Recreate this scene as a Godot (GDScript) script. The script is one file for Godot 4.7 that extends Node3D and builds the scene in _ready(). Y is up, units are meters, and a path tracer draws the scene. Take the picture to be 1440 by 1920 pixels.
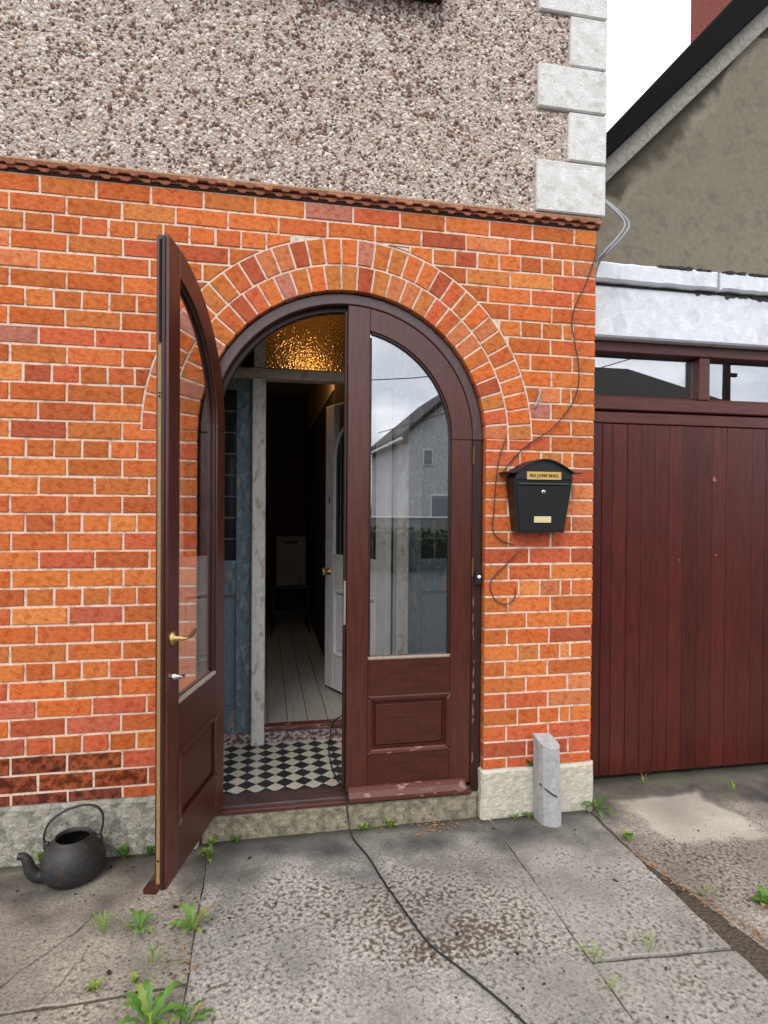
extends Node3D

const CX := 1.445          # centre line of the arched doorway
const SPRING := 1.86       # springing height of the arch
const R_OPEN := 0.675      # radius of the opening in the brickwork
const R_RING := 0.915      # outside of the two header rings
const COURSE := 0.08
const STRETCHER := 0.224
const BAND := 2.93         # top of the brickwork
const PLINTH := 0.24
const CORNER := 2.70
const HALL := 0.22
const TILE_FLOOR := 0.14

var M := {}
var T := {}
var used_names := {}
var rng := RandomNumberGenerator.new()


# ------------------------------------------------------------------ naming
func numbered(called: String) -> String:
	var n: int = used_names.get(called, -1) + 1
	used_names[called] = n
	return called if n == 0 else "%s_%03d" % [called, n]


func tag(o: Node3D, label := "", category := "", group := "", kind := "") -> Node3D:
	if label: o.set_meta("label", label)
	if category: o.set_meta("category", category)
	if group: o.set_meta("group", group)
	if kind: o.set_meta("kind", kind)
	return o


func thing(called: String, label: String, category: String, at := Vector3.ZERO, group := "") -> Node3D:
	var o := Node3D.new()
	o.name = numbered(called)
	add_child(o)
	o.position = at
	tag(o, label, category, group)
	return o


func put_mesh(called: String, mesh: Mesh, mat: Material, parent: Node3D = null, at := Vector3.ZERO) -> MeshInstance3D:
	var o := MeshInstance3D.new()
	o.mesh = mesh
	o.material_override = mat
	if parent == null or parent == self:
		o.name = numbered(called)
		add_child(o)
	else:
		var key := str(parent.get_instance_id()) + called
		var n: int = used_names.get(key, -1) + 1
		used_names[key] = n
		o.name = called if n == 0 else "%s_%03d" % [called, n]
		parent.add_child(o, true)
	o.position = at
	return o


func group_part(called: String, parent: Node3D, at := Vector3.ZERO) -> Node3D:
	var o := Node3D.new()
	o.name = called
	parent.add_child(o, true)
	o.position = at
	return o


# ------------------------------------------------------------------ meshes
func mb() -> SurfaceTool:
	var st := SurfaceTool.new()
	st.begin(Mesh.PRIMITIVE_TRIANGLES)
	st.set_smooth_group(-1)
	return st


func done(st: SurfaceTool) -> ArrayMesh:
	st.generate_normals()
	return st.commit()


# a, b, c run anticlockwise seen from outside
func tri(st: SurfaceTool, a: Vector3, b: Vector3, c: Vector3) -> void:
	st.add_vertex(a)
	st.add_vertex(c)
	st.add_vertex(b)


func quad(st: SurfaceTool, a: Vector3, b: Vector3, c: Vector3, d: Vector3) -> void:
	tri(st, a, b, c)
	tri(st, a, c, d)


# a chamfered box
func box(st: SurfaceTool, lo: Vector3, hi: Vector3, ch := 0.0) -> void:
	ch = minf(ch, 0.45 * minf(hi.x - lo.x, minf(hi.y - lo.y, hi.z - lo.z)))
	if ch <= 0.0:
		var v := []
		for i in 8:
			v.append(Vector3(hi.x if i & 1 else lo.x, hi.y if i & 2 else lo.y, hi.z if i & 4 else lo.z))
		for f in [[4, 5, 7, 6], [1, 0, 2, 3], [0, 4, 6, 2], [5, 1, 3, 7], [2, 6, 7, 3], [0, 1, 5, 4]]:
			quad(st, v[f[0]], v[f[1]], v[f[2]], v[f[3]])
		return
	var c := (lo + hi) / 2
	var h := (hi - lo) / 2
	var p := func(sx: int, sy: int, sz: int, ax: int) -> Vector3:
		var q := Vector3(sx * (h.x - (0.0 if ax == 0 else ch)), sy * (h.y - (0.0 if ax == 1 else ch)), sz * (h.z - (0.0 if ax == 2 else ch)))
		return c + q
	var out := func(a: Vector3, b: Vector3, cc: Vector3, d: Vector3) -> void:
		if (b - a).cross(cc - a).dot((a + b + cc + d) / 4 - c) < 0:
			quad(st, d, cc, b, a)
		else:
			quad(st, a, b, cc, d)
	for s in [-1, 1]:
		out.call(p.call(s, -1, -1, 0), p.call(s, 1, -1, 0), p.call(s, 1, 1, 0), p.call(s, -1, 1, 0))
		out.call(p.call(-1, s, -1, 1), p.call(1, s, -1, 1), p.call(1, s, 1, 1), p.call(-1, s, 1, 1))
		out.call(p.call(-1, -1, s, 2), p.call(1, -1, s, 2), p.call(1, 1, s, 2), p.call(-1, 1, s, 2))
	for s in [-1, 1]:
		for t in [-1, 1]:
			out.call(p.call(s, t, -1, 0), p.call(s, t, 1, 0), p.call(s, t, 1, 1), p.call(s, t, -1, 1))
			out.call(p.call(s, -1, t, 0), p.call(s, 1, t, 0), p.call(s, 1, t, 2), p.call(s, -1, t, 2))
			out.call(p.call(-1, s, t, 1), p.call(1, s, t, 1), p.call(1, s, t, 2), p.call(-1, s, t, 2))
			for u in [-1, 1]:
				var a: Vector3 = p.call(s, t, u, 0)
				var b: Vector3 = p.call(s, t, u, 1)
				var d: Vector3 = p.call(s, t, u, 2)
				if (b - a).cross(d - a).dot((a + b + d) / 3 - c) < 0:
					tri(st, a, d, b)
				else:
					tri(st, a, b, d)


func box_mesh(lo: Vector3, hi: Vector3, ch := 0.0) -> ArrayMesh:
	var st := mb()
	box(st, lo, hi, ch)
	return done(st)


func area(poly: PackedVector2Array) -> float:
	var a := 0.0
	for i in poly.size():
		a += poly[i].cross(poly[(i + 1) % poly.size()])
	return a / 2


func inset(poly: PackedVector2Array, d: float) -> PackedVector2Array:
	var r := PackedVector2Array()
	var n := poly.size()
	for i in n:
		var e0 := (poly[i] - poly[(i + n - 1) % n]).normalized()
		var e1 := (poly[(i + 1) % n] - poly[i]).normalized()
		var n0 := Vector2(-e0.y, e0.x)
		var n1 := Vector2(-e1.y, e1.x)
		var m := (n0 + n1)
		var l := maxf(m.length_squared(), 0.5)
		r.append(poly[i] + m * (2.0 * d / l))
	return r


# a polygon in x, y pushed from z0 to z1 (z1 the front), front and back edges chamfered
func prism(st: SurfaceTool, given: PackedVector2Array, z0: float, z1: float, ch := 0.0, back := true) -> void:
	var poly := given.duplicate()
	if area(poly) < 0:
		poly.reverse()
	var n := poly.size()
	var top := inset(poly, ch) if ch > 0 else poly
	var bot := top if back and ch > 0 else poly
	var za := z0 + (ch if back and ch > 0 else 0.0)
	var zb := z1 - ch
	for i in n:
		var j := (i + 1) % n
		quad(st, Vector3(poly[i].x, poly[i].y, za), Vector3(poly[j].x, poly[j].y, za), Vector3(poly[j].x, poly[j].y, zb), Vector3(poly[i].x, poly[i].y, zb))
		if ch > 0:
			quad(st, Vector3(poly[i].x, poly[i].y, zb), Vector3(poly[j].x, poly[j].y, zb), Vector3(top[j].x, top[j].y, z1), Vector3(top[i].x, top[i].y, z1))
			if back:
				quad(st, Vector3(bot[i].x, bot[i].y, z0), Vector3(bot[j].x, bot[j].y, z0), Vector3(poly[j].x, poly[j].y, za), Vector3(poly[i].x, poly[i].y, za))
	var idx := Geometry2D.triangulate_polygon(top)
	for k in range(0, idx.size(), 3):
		var a := top[idx[k]]
		var b := top[idx[k + 1]]
		var c := top[idx[k + 2]]
		if (b - a).cross(c - a) < 0:
			var s := b
			b = c
			c = s
		tri(st, Vector3(a.x, a.y, z1), Vector3(b.x, b.y, z1), Vector3(c.x, c.y, z1))
		if back:
			tri(st, Vector3(a.x, a.y, z0), Vector3(c.x, c.y, z0), Vector3(b.x, b.y, z0))


func prism_mesh(poly: PackedVector2Array, z0: float, z1: float, ch := 0.0, back := true) -> ArrayMesh:
	var st := mb()
	prism(st, poly, z0, z1, ch, back)
	return done(st)


func rect(x0: float, y0: float, x1: float, y1: float) -> PackedVector2Array:
	return PackedVector2Array([Vector2(x0, y0), Vector2(x1, y0), Vector2(x1, y1), Vector2(x0, y1)])


func arc(c: Vector2, r: float, a0: float, a1: float, n: int) -> PackedVector2Array:
	var p := PackedVector2Array()
	for i in n + 1:
		var a := lerpf(a0, a1, float(i) / n)
		p.append(c + r * Vector2(cos(a), sin(a)))
	return p


func ring(c: Vector2, r0: float, r1: float, a0: float, a1: float, n: int) -> PackedVector2Array:
	var p := arc(c, r1, a0, a1, n)
	p.append_array(arc(c, r0, a1, a0, n))
	return p


func smooth_path(pts: Array, per: int) -> PackedVector3Array:
	var out := PackedVector3Array()
	for i in pts.size() - 1:
		var a: Vector3 = pts[maxi(i - 1, 0)]
		var b: Vector3 = pts[i]
		var c: Vector3 = pts[i + 1]
		var d: Vector3 = pts[mini(i + 2, pts.size() - 1)]
		for k in per:
			var t := float(k) / per
			out.append(0.5 * (2 * b + (c - a) * t + (2 * a - 5 * b + 4 * c - d) * t * t + (3 * b - a - 3 * c + d) * t * t * t))
	out.append(pts[-1])
	return out


# radii: one number or one per point; flat squeezes the section along the second axis
func tube(st: SurfaceTool, pts: PackedVector3Array, radii, seg := 8, flat := 1.0) -> void:
	st.set_smooth_group(1)
	var n := pts.size()
	var rings := []
	var side := Vector3.ZERO
	for i in n:
		var dir := (pts[mini(i + 1, n - 1)] - pts[maxi(i - 1, 0)]).normalized()
		if side == Vector3.ZERO:
			side = dir.cross(Vector3.UP)
			if side.length() < 0.1:
				side = dir.cross(Vector3.BACK)
		side = (side - dir * side.dot(dir)).normalized()
		var up := side.cross(dir)
		var r: float = radii if radii is float else radii[i]
		var one := []
		for k in seg:
			var a := TAU * k / seg
			one.append(pts[i] + side * cos(a) * r + up * sin(a) * r * flat)
		rings.append(one)
	for i in n - 1:
		for k in seg:
			var l := (k + 1) % seg
			quad(st, rings[i][l], rings[i][k], rings[i + 1][k], rings[i + 1][l])
	st.set_smooth_group(-1)
	for k in range(1, seg - 1):
		tri(st, rings[0][0], rings[0][k], rings[0][k + 1])
		tri(st, rings[n - 1][0], rings[n - 1][k + 1], rings[n - 1][k])


func tube_mesh(pts: PackedVector3Array, radii, seg := 8, flat := 1.0) -> ArrayMesh:
	var st := mb()
	tube(st, pts, radii, seg, flat)
	return done(st)


# profile runs from the bottom up along the outside
func lathe(st: SurfaceTool, profile: Array, seg: int, c := Vector3.ZERO, wobble := 0.0) -> void:
	st.set_smooth_group(1)
	for i in profile.size() - 1:
		for k in seg:
			var a := TAU * k / seg
			var b := TAU * (k + 1) / seg
			var wa := 1.0 + wobble * sin(3 * a + 1.0)
			var wb := 1.0 + wobble * sin(3 * b + 1.0)
			var p: Vector2 = profile[i]
			var q: Vector2 = profile[i + 1]
			var v0 := c + Vector3(cos(a) * p.x * wa, p.y, -sin(a) * p.x * wa)
			var v1 := c + Vector3(cos(b) * p.x * wb, p.y, -sin(b) * p.x * wb)
			var v2 := c + Vector3(cos(b) * q.x * wb, q.y, -sin(b) * q.x * wb)
			var v3 := c + Vector3(cos(a) * q.x * wa, q.y, -sin(a) * q.x * wa)
			if p.x > 1e-5:
				tri(st, v0, v1, v2 if q.x > 1e-5 else v3)
			if q.x > 1e-5:
				tri(st, v0, v2, v3)
	st.set_smooth_group(-1)


func lathe_mesh(profile: Array, seg: int, wobble := 0.0) -> ArrayMesh:
	var st := mb()
	lathe(st, profile, seg, Vector3.ZERO, wobble)
	return done(st)


# ------------------------------------------------------------------ textures
func noise_bytes(seed_: int, freq: float, oct: int, size: int, kind := FastNoiseLite.TYPE_SIMPLEX_SMOOTH, h := 0) -> PackedByteArray:
	var n := FastNoiseLite.new()
	n.seed = seed_
	n.noise_type = kind
	n.frequency = freq
	n.fractal_octaves = oct
	if oct == 1:
		n.fractal_type = FastNoiseLite.FRACTAL_NONE
	var im := n.get_seamless_image(size, size if h == 0 else h, false, false, 0.15, true)
	im.convert(Image.FORMAT_L8)
	return im.get_data()


func mix3(a: Array, b: Array, t: float) -> Array:
	return [a[0] + (b[0] - a[0]) * t, a[1] + (b[1] - a[1]) * t, a[2] + (b[2] - a[2]) * t]


func sstep(a: float, b: float, x: float) -> float:
	var t := clampf((x - a) / (b - a), 0, 1)
	return t * t * (3 - 2 * t)


# layers: a base colour, then [colour, noise, low, high, strength]; colours are sRGB 0..255
func paint(size: int, base: Array, layers: Array, h := 0) -> ImageTexture:
	var hh := size if h == 0 else h
	var n := size * hh
	var r := PackedFloat32Array()
	var g := PackedFloat32Array()
	var b := PackedFloat32Array()
	r.resize(n); g.resize(n); b.resize(n)
	r.fill(base[0]); g.fill(base[1]); b.fill(base[2])
	for L in layers:
		var c: Array = L[0]
		var nz: PackedByteArray = L[1]
		var lo: float = L[2]
		var hi: float = L[3]
		var k: float = L[4]
		var lut := PackedFloat32Array()
		for i in 256:
			lut.append(sstep(lo, hi, i / 255.0) * k if hi > lo else (1.0 - sstep(hi, lo, i / 255.0)) * k)
		for i in n:
			var t := lut[nz[i]]
			if t > 0.0:
				r[i] += (c[0] - r[i]) * t
				g[i] += (c[1] - g[i]) * t
				b[i] += (c[2] - b[i]) * t
	var bytes := PackedByteArray()
	bytes.resize(n * 3)
	for i in n:
		bytes[i * 3] = clampi(int(r[i]), 0, 255)
		bytes[i * 3 + 1] = clampi(int(g[i]), 0, 255)
		bytes[i * 3 + 2] = clampi(int(b[i]), 0, 255)
	return ImageTexture.create_from_image(Image.create_from_data(size, hh, false, Image.FORMAT_RGB8, bytes))


func grey_tex(size: int, bytes: PackedByteArray) -> ImageTexture:
	return ImageTexture.create_from_image(Image.create_from_data(size, size, false, Image.FORMAT_L8, bytes))


func c255(r: float, g: float, b: float) -> Color:
	return Color(r / 255, g / 255, b / 255)


func mat(col: Color, rough := 0.8, tex: Texture2D = null, scale := Vector3.ONE, height: Texture2D = null, relief := 0.1, world := true, spec := 0.5) -> StandardMaterial3D:
	var m := StandardMaterial3D.new()
	m.albedo_color = col
	m.roughness = rough
	m.metallic_specular = spec
	if tex:
		m.albedo_texture = tex
	if height:
		m.heightmap_enabled = true
		m.heightmap_texture = height
		m.heightmap_scale = relief
	if tex or height:
		m.uv1_triplanar = true
		m.uv1_world_triplanar = world
		m.uv1_scale = scale
		m.uv1_triplanar_sharpness = 6.0
	return m


func make_textures() -> void:
	var S := 512
	var fine := noise_bytes(1, 0.09, 4, S)
	var mid := noise_bytes(2, 0.022, 4, S)
	var big := noise_bytes(3, 0.008, 3, S)
	var cell := noise_bytes(4, 0.05, 1, S, FastNoiseLite.TYPE_CELLULAR)
	var blot := noise_bytes(5, 0.013, 5, S)
	var blot2 := noise_bytes(6, 0.017, 5, S)
	var speck := noise_bytes(7, 0.2, 2, S)
	T.fine_h = grey_tex(S, fine)
	T.mid_h = grey_tex(S, mid)
	T.cell_h = grey_tex(S, cell)
	T.speck_h = grey_tex(S, speck)
	T.brick = paint(S, [232, 232, 230], [[[255, 250, 240], mid, 0.45, 0.85, 0.7], [[206, 192, 188], mid, 0.5, 0.15, 0.7], [[255, 255, 250], fine, 0.55, 0.85, 0.45], [[196, 182, 176], fine, 0.45, 0.15, 0.6], [[190, 160, 150], blot, 0.55, 0.85, 0.55], [[140, 112, 100], speck, 0.86, 0.95, 0.6]])
	T.sooty = paint(S, [222, 220, 218], [[[250, 240, 230], mid, 0.5, 0.85, 0.7], [[120, 104, 96], blot, 0.35, 0.85, 0.8], [[100, 88, 82], blot2, 0.4, 0.95, 0.8], [[140, 124, 116], fine, 0.5, 0.15, 0.6]])
	T.mortar = paint(S, [222, 202, 185], [[[236, 220, 206], fine, 0.5, 0.8, 0.8], [[186, 158, 138], fine, 0.45, 0.15, 0.7], [[178, 150, 130], blot, 0.5, 0.85, 0.7]])
	T.grain = paint(S, [215, 215, 215], [[[255, 255, 255], fine, 0.5, 0.8, 0.8], [[165, 165, 165], fine, 0.5, 0.2, 0.8], [[180, 178, 174], mid, 0.5, 0.3, 0.6]])
	T.soft = paint(S, [244, 244, 243], [[[255, 255, 255], mid, 0.5, 0.9, 0.8], [[226, 224, 220], blot, 0.45, 0.9, 0.7], [[232, 230, 228], fine, 0.4, 0.1, 0.5]])
	T.wood = paint(S, [205, 200, 198], [[[255, 248, 244], fine, 0.5, 0.8, 0.7], [[130, 118, 114], fine, 0.48, 0.15, 0.8], [[160, 140, 136], big, 0.55, 0.3, 0.5]])
	T.wood_worn = paint(S, [88, 44, 38], [[[104, 54, 48], fine, 0.5, 0.8, 0.8], [[58, 30, 28], fine, 0.48, 0.15, 0.8], [[168, 140, 126], blot, 0.70, 0.80, 0.7], [[130, 98, 88], speck, 0.84, 0.94, 0.5]])
	T.garage = paint(S, [216, 206, 200], [[[236, 224, 216], fine, 0.5, 0.8, 0.7], [[182, 166, 160], fine, 0.5, 0.15, 0.7], [[255, 218, 198], blot, 0.45, 0.85, 0.7], [[176, 158, 152], blot2, 0.45, 0.85, 0.65]])
	T.peel_white = paint(S, [206, 203, 198], [[[218, 216, 212], fine, 0.5, 0.8, 0.6], [[176, 170, 160], mid, 0.45, 0.15, 0.6], [[172, 146, 122], blot, 0.68, 0.76, 0.7], [[170, 174, 172], blot2, 0.64, 0.80, 0.5], [[120, 106, 92], speck, 0.88, 0.95, 0.6]])
	T.peel_blue = paint(S, [86, 106, 117], [[[104, 126, 138], fine, 0.5, 0.8, 0.7], [[58, 72, 80], mid, 0.48, 0.15, 0.6], [[140, 154, 162], blot2, 0.60, 0.74, 0.6], [[146, 118, 96], blot, 0.66, 0.74, 0.65], [[48, 56, 60], speck, 0.85, 0.93, 0.5]])
	T.riser = paint(S, [132, 124, 122], [[[182, 176, 176], blot2, 0.45, 0.62, 0.9], [[84, 48, 46], blot, 0.48, 0.62, 0.85], [[66, 58, 55], fine, 0.45, 0.2, 0.6]])
	T.quoin = paint(S, [208, 208, 207], [[[222, 223, 224], mid, 0.4, 0.8, 0.8], [[190, 188, 182], blot, 0.4, 0.85, 0.6], [[178, 176, 170], fine, 0.45, 0.12, 0.6], [[164, 162, 154], blot2, 0.55, 0.95, 0.55], [[150, 148, 142], speck, 0.8, 0.95, 0.5]])
	T.lintel = paint(S, [210, 216, 224], [[[224, 229, 236], mid, 0.4, 0.8, 0.8], [[190, 195, 201], fine, 0.45, 0.12, 0.6], [[176, 180, 184], blot, 0.5, 0.95, 0.5], [[140, 142, 142], speck, 0.86, 0.94, 0.6]])
	T.plinth = paint(S, [150, 145, 134], [[[182, 178, 168], blot2, 0.42, 0.8, 0.8], [[106, 106, 97], blot, 0.42, 0.8, 0.75], [[84, 83, 77], fine, 0.45, 0.12, 0.7], [[196, 196, 190], speck, 0.72, 0.92, 0.6], [[70, 70, 64], mid, 0.3, 0.1, 0.6]])
	T.plinth_pale = paint(S, [184, 180, 167], [[[206, 202, 190], blot2, 0.4, 0.8, 0.8], [[168, 163, 140], blot, 0.45, 0.9, 0.6], [[146, 140, 126], fine, 0.42, 0.1, 0.6], [[140, 136, 118], speck, 0.8, 0.95, 0.5]])
	T.render = paint(S, [122, 117, 106], [[[134, 128, 117], mid, 0.5, 0.75, 0.8], [[108, 105, 90], blot, 0.52, 0.72, 0.7], [[98, 92, 84], blot2, 0.58, 0.78, 0.6], [[145, 138, 128], fine, 0.6, 0.85, 0.4]])
	T.kettle = paint(S, [54, 53, 54], [[[76, 76, 80], mid, 0.5, 0.8, 0.8], [[32, 31, 31], fine, 0.45, 0.12, 0.8], [[112, 70, 46], blot, 0.74, 0.84, 0.7], [[70, 60, 54], blot2, 0.5, 0.9, 0.6]])
	T.floor_boards = paint(S, [176, 174, 170], [[[196, 194, 190], fine, 0.5, 0.8, 0.7], [[138, 134, 128], fine, 0.45, 0.15, 0.7], [[156, 152, 146], blot, 0.5, 0.8, 0.6]])


# ------------------------------------------------------------------ materials
func make_materials() -> void:
	var tones := [[205, 112, 62], [200, 104, 60], [210, 120, 64], [194, 96, 62], [190, 94, 64], [190, 100, 74], [188, 118, 96], [213, 130, 72], [176, 112, 100], [208, 124, 80], [198, 108, 58], [204, 106, 56]]
	M.bricks = []
	for i in 36:
		var t: Array = tones[i % 12]
		var f := 1.0 + 0.07 * sin(i * 2.4 + 0.7)
		var m := mat(c255(minf(t[0] * 1.03 * f, 250), t[1] * 1.06 * f, t[2] * 1.10 * f), 0.9, T.brick, Vector3(3.1, 4.0, 3.1), T.fine_h, 0.16, true, 0.25)
		m.uv1_offset = Vector3(0.37 * i, 0.61 * i, 0.13 * i)
		M.bricks.append(m)
	M.sooty = []
	for t in [[182, 94, 56], [164, 86, 60], [186, 100, 60], [150, 82, 64]]:
		var m := mat(c255(t[0], t[1], t[2]), 0.9, T.sooty, Vector3(2.6, 2.6, 2.6), T.fine_h, 0.15, true, 0.3)
		m.uv1_offset = Vector3(0.3 * M.sooty.size(), 0.1, 0.2)
		M.sooty.append(m)
	M.mortar = mat(Color.WHITE, 0.95, T.mortar, Vector3(3, 3, 3), T.fine_h, 0.25, true, 0.2)
	M.clay_tile = mat(c255(188, 128, 98), 0.9, T.brick, Vector3(3, 3, 3), T.fine_h, 0.15)
	M.clay_dark = mat(c255(158, 98, 74), 0.9, T.brick, Vector3(3, 3, 3), T.fine_h, 0.15)
	M.dash_bed = mat(c255(206, 190, 180), 0.95, T.grain, Vector3(4, 4, 4), T.cell_h, 0.4)
	M.pebble = mat(Color.WHITE, 0.75)
	M.pebble.vertex_color_use_as_albedo = true
	M.quoin = mat(Color.WHITE, 0.85, T.quoin, Vector3(1.4, 1.4, 1.4), T.fine_h, 0.2)
	M.lintel = mat(Color.WHITE, 0.7, T.lintel, Vector3(1.1, 1.1, 1.1), T.fine_h, 0.12)
	M.lintel_dirt = mat(c255(70, 70, 68), 0.9, T.grain, Vector3(3, 3, 3), T.fine_h, 0.3)
	M.plinth = mat(Color.WHITE, 0.92, T.plinth, Vector3(2.2, 2.2, 2.2), T.mid_h, 0.6)
	M.plinth_pale = mat(Color.WHITE, 0.92, T.plinth_pale, Vector3(2.6, 2.6, 2.6), T.mid_h, 0.5)
	M.step = mat(c255(226, 220, 202), 0.92, T.plinth, Vector3(2.4, 2.4, 2.4), T.mid_h, 0.4)
	M.maroon = mat(c255(96, 46, 33), 0.3, T.wood, Vector3(9, 0.7, 9), T.fine_h, 0.03, true, 0.55)
	M.maroon_flat = mat(c255(86, 40, 29), 0.3, T.wood, Vector3(0.7, 9, 9), T.fine_h, 0.03, true, 0.5)
	M.maroon_dark = mat(c255(62, 30, 27), 0.42, T.wood, Vector3(9, 0.7, 9), T.fine_h, 0.03, true, 0.5)
	M.sheen_frame_wood = mat(c255(94, 58, 60), 0.3, T.wood, Vector3(6, 1.2, 6), T.fine_h, 0.03, true, 0.6)  # purple-grey sheen of the sky mixed into the wood colour
	M.worn = mat(Color.WHITE, 0.5, T.wood_worn, Vector3(1.6, 4.5, 4), T.fine_h, 0.1)
	M.worn_up = mat(Color.WHITE, 0.5, T.wood_worn, Vector3(5, 1.4, 5), T.fine_h, 0.1)
	M.cill = mat(c255(84, 64, 61), 0.6, T.wood, Vector3(1, 6, 4), T.fine_h, 0.15)
	M.bead_pale = mat(c255(178, 160, 148), 0.7, T.grain, Vector3(4, 9, 9), T.fine_h, 0.15)
	M.chip = mat(c255(136, 108, 96), 0.7, T.grain, Vector3(6, 6, 6))
	M.bead = mat(c255(60, 30, 28), 0.4, T.wood, Vector3(9, 1, 9))
	M.garage = []
	for t in [[88, 35, 30], [83, 33, 28], [93, 38, 32], [86, 35, 29], [77, 31, 27]]:
		var m := mat(c255(t[0], t[1], t[2]), 0.32, T.garage, Vector3(4.0, 0.4, 4.0), T.fine_h, 0.04, true, 0.5)
		m.uv1_offset = Vector3(0.41 * M.garage.size(), 0.23 * M.garage.size(), 0)
		M.garage.append(m)
	M.garage_frame = mat(c255(104, 48, 42), 0.42, T.wood, Vector3(0.8, 7, 7), T.fine_h, 0.04)
	M.brass = mat(c255(196, 166, 112), 0.34)
	M.brass.metallic = 1.0
	M.old_brass = mat(c255(126, 96, 60), 0.5, T.grain, Vector3(5, 5, 5))
	M.old_brass.metallic = 0.6
	M.edge_strip = mat(c255(172, 138, 90), 0.55, T.grain, Vector3(20, 1.5, 20))
	M.brush = mat(c255(28, 27, 28), 0.95, T.grain, Vector3(20, 20, 20), T.speck_h, 0.6)
	M.steel = mat(c255(200, 200, 205), 0.25)
	M.steel.metallic = 1.0
	M.black_metal = mat(c255(24, 26, 29), 0.48, T.grain, Vector3(4, 4, 4), T.fine_h, 0.02)
	M.label_gold = mat(c255(196, 160, 92), 0.4)
	M.label_cream = mat(c255(205, 196, 150), 0.5)
	M.ink = mat(c255(26, 22, 18), 0.7)
	M.white_plastic = mat(c255(225, 225, 225), 0.4)
	M.black_plastic = mat(c255(20, 20, 21), 0.4)
	M.peel_white = mat(Color.WHITE, 0.7, T.peel_white, Vector3(2.6, 0.9, 2.6), T.mid_h, 0.12)
	M.peel_white_flat = mat(c255(232, 224, 208), 0.7, T.peel_white, Vector3(1.5, 4.5, 4.5), T.mid_h, 0.12)
	M.peel_blue = mat(Color.WHITE, 0.65, T.peel_blue, Vector3(2.2, 1.0, 2.2), T.mid_h, 0.15)
	M.blue_panel = mat(c255(116, 138, 152), 0.55, T.grain, Vector3(5, 1.2, 5), T.fine_h, 0.05)
	M.riser = mat(Color.WHITE, 0.85, T.riser, Vector3(3.5, 6, 3.5), T.mid_h, 0.2)
	M.white_door = mat(c255(222, 222, 226), 0.45, T.soft, Vector3(1.5, 1.5, 1.5), T.fine_h, 0.01)
	M.tile_white = mat(c255(222, 215, 200), 0.5, T.grain, Vector3(4, 4, 4))
	M.tile_black = mat(c255(46, 50, 56), 0.45, T.grain, Vector3(4, 4, 4))
	M.grout = mat(c255(110, 104, 96), 0.9)
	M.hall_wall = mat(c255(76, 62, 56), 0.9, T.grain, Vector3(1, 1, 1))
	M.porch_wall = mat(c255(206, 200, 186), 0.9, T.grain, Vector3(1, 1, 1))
	M.hall_floor = mat(c255(236, 236, 232), 0.6, T.floor_boards, Vector3(5, 5, 0.7), T.fine_h, 0.05)
	M.lead = mat(c255(110, 112, 112), 0.5)
	M.render = mat(Color.WHITE, 0.92, T.render, Vector3(0.55, 0.4, 0.55), T.fine_h, 0.3)
	M.damp = mat(c255(200, 200, 190), 0.95, T.plinth, Vector3(1.3, 1.3, 1.3), T.fine_h, 0.2)
	M.verge = mat(c255(9, 9, 11), 0.7, null, Vector3.ONE, null, 0.1, true, 0.2)
	M.barge = mat(c255(158, 154, 143), 0.7, T.grain, Vector3(2, 2, 2))
	M.slate = mat(c255(52, 52, 54), 0.8, T.grain, Vector3(1, 1, 1), T.mid_h, 0.5)
	M.far_brick = mat(c255(150, 78, 70), 0.9, T.brick, Vector3(2, 2, 2))
	M.pvc_grey = mat(c255(150, 154, 160), 0.5)
	M.black_rubber = mat(c255(30, 31, 32), 0.6)
	M.thin_wire = mat(c255(60, 48, 42), 0.6)
	M.kettle = mat(c255(190, 190, 192), 0.55, T.kettle, Vector3(3.4, 3.4, 3.4), T.fine_h, 0.08, false)
	M.kettle_inside = mat(c255(34, 26, 22), 0.9, T.grain, Vector3(4, 4, 4))
	M.post = mat(c255(206, 206, 209), 0.85, T.quoin, Vector3(3, 3, 3), T.fine_h, 0.3)
	M.soil = mat(c255(104, 90, 76), 0.95, T.grain, Vector3(4, 4, 4), T.mid_h, 1.5)
	M.leafs = []
	for t in [[80, 118, 44], [64, 98, 37], [96, 128, 52], [116, 134, 60]]:
		var m := mat(c255(t[0], t[1], t[2]), 0.55)
		m.backlight_enabled = true
		m.backlight = Color(0.3, 0.4, 0.12)
		M.leafs.append(m)
	M.dry_leaf = mat(c255(142, 96, 62), 0.8)
	M.straw = mat(c255(134, 116, 78), 0.85)
	M.crumb = mat(c255(40, 34, 29), 0.95)
	M.white_wall = mat(c255(232, 233, 235), 0.9, T.grain, Vector3(0.5, 0.5, 0.5))
	M.grey_wall = mat(c255(150, 150, 148), 0.9, T.grain, Vector3(0.5, 0.5, 0.5))
	M.roof_tile = mat(c255(62, 58, 56), 0.85, T.grain, Vector3(1, 1, 1), T.mid_h, 1.0)
	M.dark_glass = mat(c255(30, 36, 42), 0.1)
	M.pale_glass = mat(c255(118, 126, 132), 0.2)
	M.timber_pole = mat(c255(70, 60, 52), 0.9, T.wood, Vector3(3, 0.5, 3))
	# window glass: a clear pane that mirrors the street a little
	var white := Image.create(4, 4, false, Image.FORMAT_RGB8)
	white.fill(Color.WHITE)
	M.glass = StandardMaterial3D.new()
	M.glass.transparency = BaseMaterial3D.TRANSPARENCY_ALPHA
	M.glass.albedo_texture = ImageTexture.create_from_image(white)
	M.glass.albedo_color = Color(0.97, 0.985, 1.0, 0.23)
	M.glass.metallic = 1.0
	M.glass.roughness = 0.0
	M.glass_dark = StandardMaterial3D.new()
	M.glass_dark.transparency = BaseMaterial3D.TRANSPARENCY_ALPHA
	M.glass_dark.albedo_color = Color(0.8, 0.9, 0.95, 0.12)
	M.glass_dark.roughness = 0.05
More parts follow.
